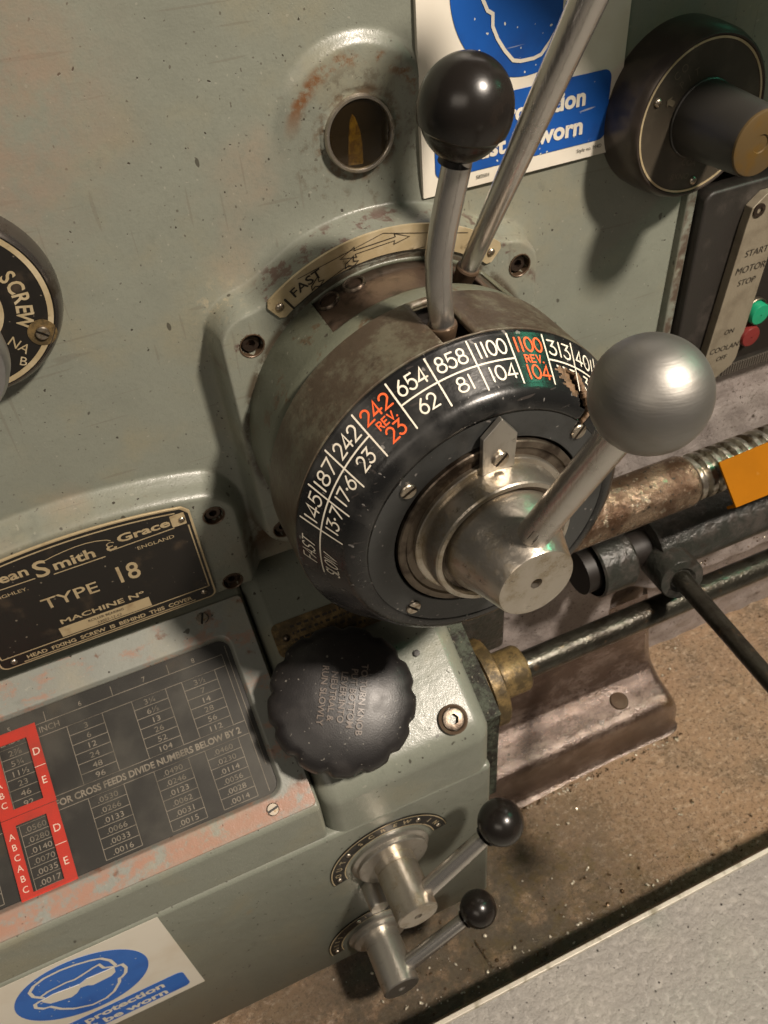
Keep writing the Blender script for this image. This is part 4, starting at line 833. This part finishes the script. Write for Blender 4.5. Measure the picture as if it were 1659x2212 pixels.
# ------------------------------------------------------------------ the two small ball levers and their index plates
def ball_lever(axis, yb, yf, rh, start, bc, rb, label, plate_label, words, dial_r, disc_r, rod_r):
    x, z = axis
    pl = thing('lever_index_plate', plate_label, 'plate', (x, -.165, z), None)
    f = wall(x, z, -.1655); b = MB(); A0, A1, n_ = words[1]
    ri = dial_r - .0155; vs = []; 
    for h in (-.001, .0014):
        for k in range(n_ + 1):
            a = R_(A0 + (A1 - A0) * k / n_)
            for r in (dial_r, ri): vs.append(f(r * math.sin(a), r * math.cos(a), h))
    T = 2 * (n_ + 1); fs = []
    for k in range(n_): fs += [(T + 2 * k, T + 2 * k + 1, T + 2 * k + 3, T + 2 * k + 2), (2 * k, T + 2 * k, T + 2 * k + 2, 2 * k + 2), (2 * k + 1, 2 * k + 3, T + 2 * k + 3, T + 2 * k + 1)]
    fs += [(0, 1, T + 1, T), (2 * n_, T + 2 * n_, T + 2 * n_ + 1, 2 * n_ + 1)]
    plp = b.add(vs, fs).build('plate', M['plate_black'], pl, ang=30)
    b = MB()
    for r in (dial_r - .0009, ri + .0009): b.ribbon([(r * math.sin(R_(a)), r * math.cos(R_(a))) for a in np.linspace(A0 + 1.5, A1 - 1.5, 60)], .0011, lambda X, Y: f(X, Y, .0016), cap=0)
    for s, a0, step in words[0]: round_text(b, s, f, (dial_r + ri) / 2 - .0028, a0, step, .0085, .0016, .0001)
    b.build('lettering', M['brass'], plp, smooth=False)
    for a in words[2]: rm = (dial_r + ri) / 2; rivet(wall(x + rm * math.sin(R_(a)), z + rm * math.cos(R_(a)), -.1668), .0026, .0020, pl)
    t = thing('small_ball_lever', label, 'lever', (x, yb, z - rh), 'small ball levers on the gearbox front')
    f = wall(x, z)
    MB().lathe([(.160, disc_r + .004), (.1685, disc_r + .004), (.1700, disc_r + .002), (.1705, disc_r), (.1740, disc_r), (.1750, disc_r - .0012), (.1750, .010)], f, 72).build('disc', M['steel'], t, ang=30)
    MB().lathe([(.170, rh), (.1830, rh), (.1833, rh - .0008), (.1842, rh - .0008), (.1845, rh), (-yf - .0012, rh), (-yf, rh - .0012), (-yf, .0042), (-yf, .0041), (-yf - .006, .0040), (-yf - .006, .0002)], f, 72).build('hub', M['steel_hub'] if rb > .02 else M['steel'], t, ang=32)
    s_, e_ = Vector(start), Vector(bc); d = (e_ - s_).normalized()
    MB().tube([s_, s_ + (e_ - s_) * .5, e_ - d * rb * .7], [rod_r * 1.08, rod_r, rod_r * .92], 28).build('rod', M['steel_rod'], t)
    MB().lathe([(-rb * 1.02, rod_r * .9), (-rb * .99, rod_r * 1.25)] + [(-rb * math.cos(u), rb * math.sin(u)) for u in np.linspace(.42, PI * .998, 36)], axis_frame(e_, d), 56).build('ball', M['black_ball'], t)
    return t
ball_lever((.0870, -.7880), -.165, -.2310, .0206, (.1000, -.2150, -.7830), (.1800, -.2150, -.7124), .0210, 'upper small black ball lever on a rust stained hub', 'curved index plate reading OUT SCREW IN behind the upper lever',
           ([('OUT', -86, 13), ('SCREW', -30, 13), ('IN', 52, 13)], (-104, 82, 60), (-96, -48, 36, 74)), .0622, .0365, .0082)
ball_lever((.0590, -.9565), -.165, -.2320, .0203, (.0720, -.2150, -.9500), (.1585, -.2150, -.8920), .0193, 'lower small black ball lever with bright clean hub over the tray', 'curved index plate with worn marks behind the lower lever',
           ([('IIII', -88, 10), ('II', -12, 10)], (-104, 82, 60), (-97, -22)), .0575, .0310, .0078)
lk = MB().lathe([(.166, .0105), (.190, .0105), (.1915, .0095), (.1915, .0002)], wall(.0615, -.8350), 32).build('interlock_pin', M['steel'], None)
tag(lk, 'bright steel pin between the two small ball levers', 'pin')

# ------------------------------------------------------------------ bed, foot and bracket
bed = thing('lathe_bed', 'rough oily cast iron lathe bed with foot standing in the tray', 'bed', (.4, .02, -1.05))
def sheet(fn, u0, u1, nu, v0, v1, nv, name, m, parent):
    U, Vv = np.meshgrid(np.linspace(u0, u1, nu), np.linspace(v0, v1, nv)); P = fn(U, Vv); Vx = np.stack(P, -1).reshape(-1, 3)
    ix = np.arange(nu * nv).reshape(nv, nu); Fx = np.stack([ix[:-1, :-1], ix[:-1, 1:], ix[1:, 1:], ix[1:, :-1]], -1).reshape(-1, 4)
    return MB().add(Vx.tolist(), Fx.tolist()).build(name, m, parent, ang=70)
rough_n = lambda x, z: .0012 * np.sin(x * 61 + 3 * np.sin(z * 40)) * np.sin(z * 53 + 2 * np.sin(x * 31)) + .0008 * np.sin(x * 143 + z * 90)
def bedf(x, z):
    y = .016 + rough_n(x, z) - .022 * sstep((-.76 - z) / .03) * 0
    y = y - .030 * sstep((z + .60) / .02) * (1 - sstep((z + .47) / .02)) * 0
    y = y + .05 * sstep((x - .47) / .02) * sstep((-.790 - z) / .03)          # the arched opening under the bed
    y = y - .020 * sstep((x - .49) / .03) * (sstep((z + .80) / .012) - sstep((z + .70) / .05))   # ledge at the right
    return x, y, z
sheet(bedf, .17, 1.2, 420, -1.06, -.40, 300, 'front_face', M['cast'], bed)
# foot: profile swept along x with a rounded right-hand end
def footf(x, t):
    P = np.array([(.022, -.835), (.014, -.860), (.009, -.905), (.004, -.938), (-.002, -.955), (-.008, -.9635), (-.015, -.9690), (-.023, -.9720), (-.046, -.9775), (-.0520, -.9797), (-.0565, -.9835), (-.0594, -.9890), (-.0607, -.9970), (-.0615, -1.015), (-.0625, -1.036), (-.0640, -1.0425), (-.0675, -1.047), (-.0740, -1.0505)])
    d = np.r_[0, np.cumsum(np.hypot(*np.diff(P, axis=0).T))]; d /= d[-1]
    y = np.interp(t, d, P[:, 0]); z = np.interp(t, d, P[:, 1])
    e = np.clip((x - .535) / .030, 0, 1); drop = 1 - np.sqrt(np.clip(1 - e * e, 0, 1))
    z2 = z - drop * np.clip((-.93 - z) / .02, 0, 1) * (z + 1.052); y2 = y + drop * .012 * np.clip((-.93 - z) / .05, 0, 1)
    y2 = y2 + .05 * e * np.clip((z + .965) / .06, 0, 1)
    return x, y2 + .0003 * np.sin(x * 23) * np.sin(z * 31), z2
sheet(footf, .12, .565, 220, 0, 1, 160, 'foot', M['foot'], bed)
MB().lathe([(-.004, .0125), (.0030, .0125), (.0042, .0115), (.0046, .0004)], Frame((.474, -.0300, -.9745), (1, 0, 0), (0, .97, .22)), 28).build('foot_bolt', M['rustmix'], bed)
MB().lathe([(-.002, .0002), (-.002, .0075), (.001, .0085), (.0015, .0120), (-.002, .013)], wall(.290, -.742, .013), 28).build('bolt_recess', M['casting_grey'], bed)
# grey casting pieces between the screws
MB().prism(rrect(.235, .305, -.78, -.60, .006), wall(0, 0, .013), -.002, .016).build('end_pad', M['casting_grey'], bed, bevel=.003)

br = thing('clutch_bracket', 'greasy grey half cylinder bracket hanging behind the lead screw', 'bracket', (.40, -.02, -.71))
fx = Frame((0, -.040, -.645), (0, 1, 0), (0, 0, 1))
MB().lathe([(.380, .0320), (.382, .0340), (.418, .0340), (.421, .0320), (.421, .0002)], fx, 56).build('cap', M['casting_grey'], br, ang=32)
MB().lathe([(.366, .0002), (.366, .0250), (.381, .0250)], fx, 48).build('dark_bore', M['dark'], br)
MB().lathe([(.421, .0190), (.452, .0190)], fx, 40).build('neck', M['dark'], br)
MB().lathe([(.450, .0002), (.450, .0330), (.454, .0350), (.62, .0350)], fx, 56).build('housing', M['casting_grey'], br, ang=40)

cl = thing('clutch_lever', 'thin dark rod lever reaching forward from a greasy round boss over the feed rod', 'lever', (.462, -.08, -.66))
p0_ = Vector((.4590, -.0780, -.6500)); pb = Vector((.398, -.357, -.582)); d = (pb - p0_).normalized()
f = axis_frame(p0_, d)
MB().lathe([(-.034, .0255), (.0180, .0240), (.0205, .0225), (.0210, .0145), (.0180, .0110), (.0180, .0002)], f, 44).build('boss', M['casting_grey'], cl, ang=32)
MB().tube([p0_ + d * .015, p0_ + d * .1, pb - d * .01], [.0098, .0088, .0074], 28).build('rod', M['rod_dark'], cl)
MB().lathe([(-.0225 * math.cos(u), .0225 * math.sin(u)) for u in np.linspace(.3, PI * .998, 30)], axis_frame(pb, d), 44).build('ball', M['black_ball'], cl)

# ------------------------------------------------------------------ lead screw, guard, feed rod
ls = thing('lead_screw', 'thick oily lead screw with brown sleeve and coarse thread', 'lead screw', (.6, -.07, -.556))
fx = Frame((0, -.070, -.530), (0, 1, 0), (0, 0, 1))
MB().lathe([(.16, .0255), (.448, .0255), (.452, .0250), (.4545, .0232), (.4545, .0002)], fx, 72).build('sleeve', M['lead'], ls, ang=40)
pit = .0118; nX = 760; sg_ = 40; xs_ = np.linspace(.440, 1.15, nX); an = 2 * PI * np.arange(sg_) / sg_
XA, AA = np.meshgrid(xs_, an, indexing='ij'); ph = (XA / pit - AA / (2 * PI)) % 1.
rr = .0182 + .0048 * np.clip(np.minimum((ph - .12) / .14, (.88 - ph) / .14) , 0, 1)
Vt = np.stack([XA, -.070 + rr * np.cos(AA), -.530 + rr * np.sin(AA)], -1).reshape(-1, 3); ix = np.arange(nX * sg_).reshape(nX, sg_); i2 = np.roll(ix, -1, 1)
Ft = np.stack([ix[:-1], ix[1:], i2[1:], i2[:-1]], -1).reshape(-1, 4)
MB().add(Vt.tolist(), Ft.tolist()).build('thread', M['thread'], ls, ang=40)
yg = thing('yellow_guard', 'yellow painted sheet guard in front of the threaded lead screw', 'guard', (.55, -.11, -.531))
fy = Frame((.4700, -.0885, -.5003), (1, 0, 0), Vector((0, -.0885 + .1203, -.5003 + .5295)))
MB().prism([(0, -.0440), (.30, -.0440), (.30, .008), (0, 0)], fy, -.0012, .0012).build('plate', M['yellow'], yg, bevel=.0004)
MB().prism([(0, -.0440), (.30, -.0440), (.30, -.0415), (0, -.0415)], fy, -.012, -.0013).build('lip', M['yellow'], yg, bevel=.0003)
fr_ = thing('feed_rod', 'smooth dark oily feed rod with brass bush beside the gearbox', 'feed rod', (.6, -.085, -.745))
fx = Frame((0, -.085, -.700), (0, 1, 0), (0, 0, 1))
MB().lathe([(.17, .0145), (1.15, .0145)], fx, 40).build('rod', M['rod_dark'], fr_)
MB().lathe([(.19, .040), (.2250, .042), (.2265, .0455), (.2390, .0455), (.2410, .0435), (.2410, .018)], fx, 64).build('bush', M['brass_ring'], fr_, ang=32)
MB().lathe([(.238, .0245), (.2740, .0245), (.2765, .0230), (.2765, .010)], fx, 48).build('collar', M['brass_ring'], fr_, ang=32)

# ------------------------------------------------------------------ chip tray, swarf, floor
tr = thing('chip_tray', 'wide rusty oily chip tray with worn rim coloured pale as if lit', 'tray', (.3, -.1, -1.055))
ZT = -1.05
def trayf(x, y): return x, y, ZT + .0015 * np.sin(x * 13 + 2 * np.sin(y * 9)) * np.sin(y * 17) + .0012 * sstep((x - .60) / .03) * 0
sheet(trayf, -.6, 1.6, 200, -.2510, .5, 80, 'pan', M['tray'], tr)
fx = Frame((0, 0, 0), (0, 1, 0), (0, 0, 1))
MB().prism([(-.2490, ZT - .004), (-.2760, -.958), (-.2790, -.959), (-.2520, ZT - .004)][::-1], fx, -.6, 1.6).build('lip', M['tray'], tr, smooth=False)
MB().prism([(-.2754, -.958), (-.2750, -.9545), (-.2800, -.9545), (-.2805, -.960)][::-1], fx, -.6, 1.6).build('rim', M['tray_edge'], tr, bevel=.0008)
sw = MB(); rng = random.Random(3)
bmt = bmesh.new(); bmesh.ops.create_icosphere(bmt, subdivisions=1, radius=1.); oct_v = [tuple(v.co) for v in bmt.verts]; oct_f = [tuple(v.index for v in f.verts) for f in bmt.faces]; bmt.free()
def bead(x, y, z, s):
    e = [s * rng.uniform(.6, 1.5) for _ in range(3)]; e[2] *= .7; a = rng.uniform(0, 6.3); ca, sa = math.cos(a), math.sin(a)
    sw.add([(x + (p[0] * ca * e[0] - p[1] * sa * e[1]), y + (p[0] * sa * e[0] + p[1] * ca * e[1]), z + p[2] * e[2]) for p in oct_v], oct_f)
for k in range(420):
    x = rng.uniform(.0, .95); y = rng.uniform(-.245, .05)
    if rng.random() < .45: y = rng.gauss(-.235, .012)
    if rng.random() < .25: x, y = rng.gauss(.16, .09), rng.gauss(-.20, .03)
    bead(x, max(y, -.247), ZT + .002, rng.choice((.0005, .0006, .0007, .0009, .0012, .0020)))
for k in range(130): x = rng.uniform(.24, .565); bead(x, -.0785 + rng.gauss(0, .0022), ZT + .0025, rng.uniform(.0007, .0019))
for k in range(50): x = rng.uniform(.55, .80); bead(x, -.006 + rng.gauss(0, .003), -.7705, rng.uniform(.0006, .0014))
for k in range(14): bead(.165 + k * .0004, -.196 - k * .0026, ZT + .003, .0012)
def flake(x, y, z, l):
    a = rng.uniform(0, 6.3); n_ = 5; w = l * rng.uniform(.12, .3); cv_ = rng.uniform(-1.8, 1.8); vs = []
    px_, py_ = x, y
    for k in range(n_ + 1):
        vs += [(px_ - math.sin(a) * w, py_ + math.cos(a) * w, z + l * .25 * math.sin(k * 1.3)), (px_ + math.sin(a) * w, py_ - math.cos(a) * w, z + l * .25 * math.cos(k * 1.1) + .0004)]
        a += cv_ / n_; px_ += math.cos(a) * l / n_; py_ += math.sin(a) * l / n_
    sw.add(vs, [(2 * k, 2 * k + 1, 2 * k + 3, 2 * k + 2) for k in range(n_)])
for k in range(55): flake(rng.uniform(.05, .9), rng.uniform(-.245, -.08) if rng.random() < .7 else rng.gauss(-.232, .008), ZT + .003, rng.uniform(.002, .006))
o = sw.build('swarf', M['swarf'], None, ang=80); o['kind'] = 'stuff'; tag(o, 'metal swarf and oil beads scattered in the tray, coloured bright as glints', 'swarf')
o = MB().add([(-4, -4, -1.55), (5, -4, -1.55), (5, 3, -1.55), (-4, 3, -1.55)], [(0, 1, 2, 3)]).build('floor', M['floor'], None, smooth=False); o['kind'] = 'structure'

# ------------------------------------------------------------------ unseen curved sheet outside the picture, added to shade the corner by the coolant dial
cg = thing('corner_shade_sheet', 'unseen curved sheet added to shade the upper right corner of the headstock', 'guard', (.65, .15, -.03))
b = MB(); rr_ = .35; vs = []; n_ = 24; st_ = [(.365, 10), (.42, 3), (.46, -6), (.52, -12), (.80, -12)]
for r in (rr_, rr_ + .002):
    for xq, a0 in st_:
        for k in range(n_ + 1):
            a = R_(a0 + (94 - a0) * k / n_); vs.append((xq, .15 - r * math.cos(a), .03 + r * math.sin(a)))
m1_ = n_ + 1; T = m1_ * len(st_); fs = []
for i in range(len(st_) - 1):
    for k in range(n_):
        q = i * m1_ + k; fs += [(q, q + 1, q + m1_ + 1, q + m1_), (T + q, T + q + m1_, T + q + m1_ + 1, T + q + 1)]
b.add(vs, fs).build('sheet', M['paint'], cg)
# ------------------------------------------------------------------ lift everything so that the floor is at z = 0
for o in bpy.data.objects:
    if o.parent is None: o.location.z += ZO
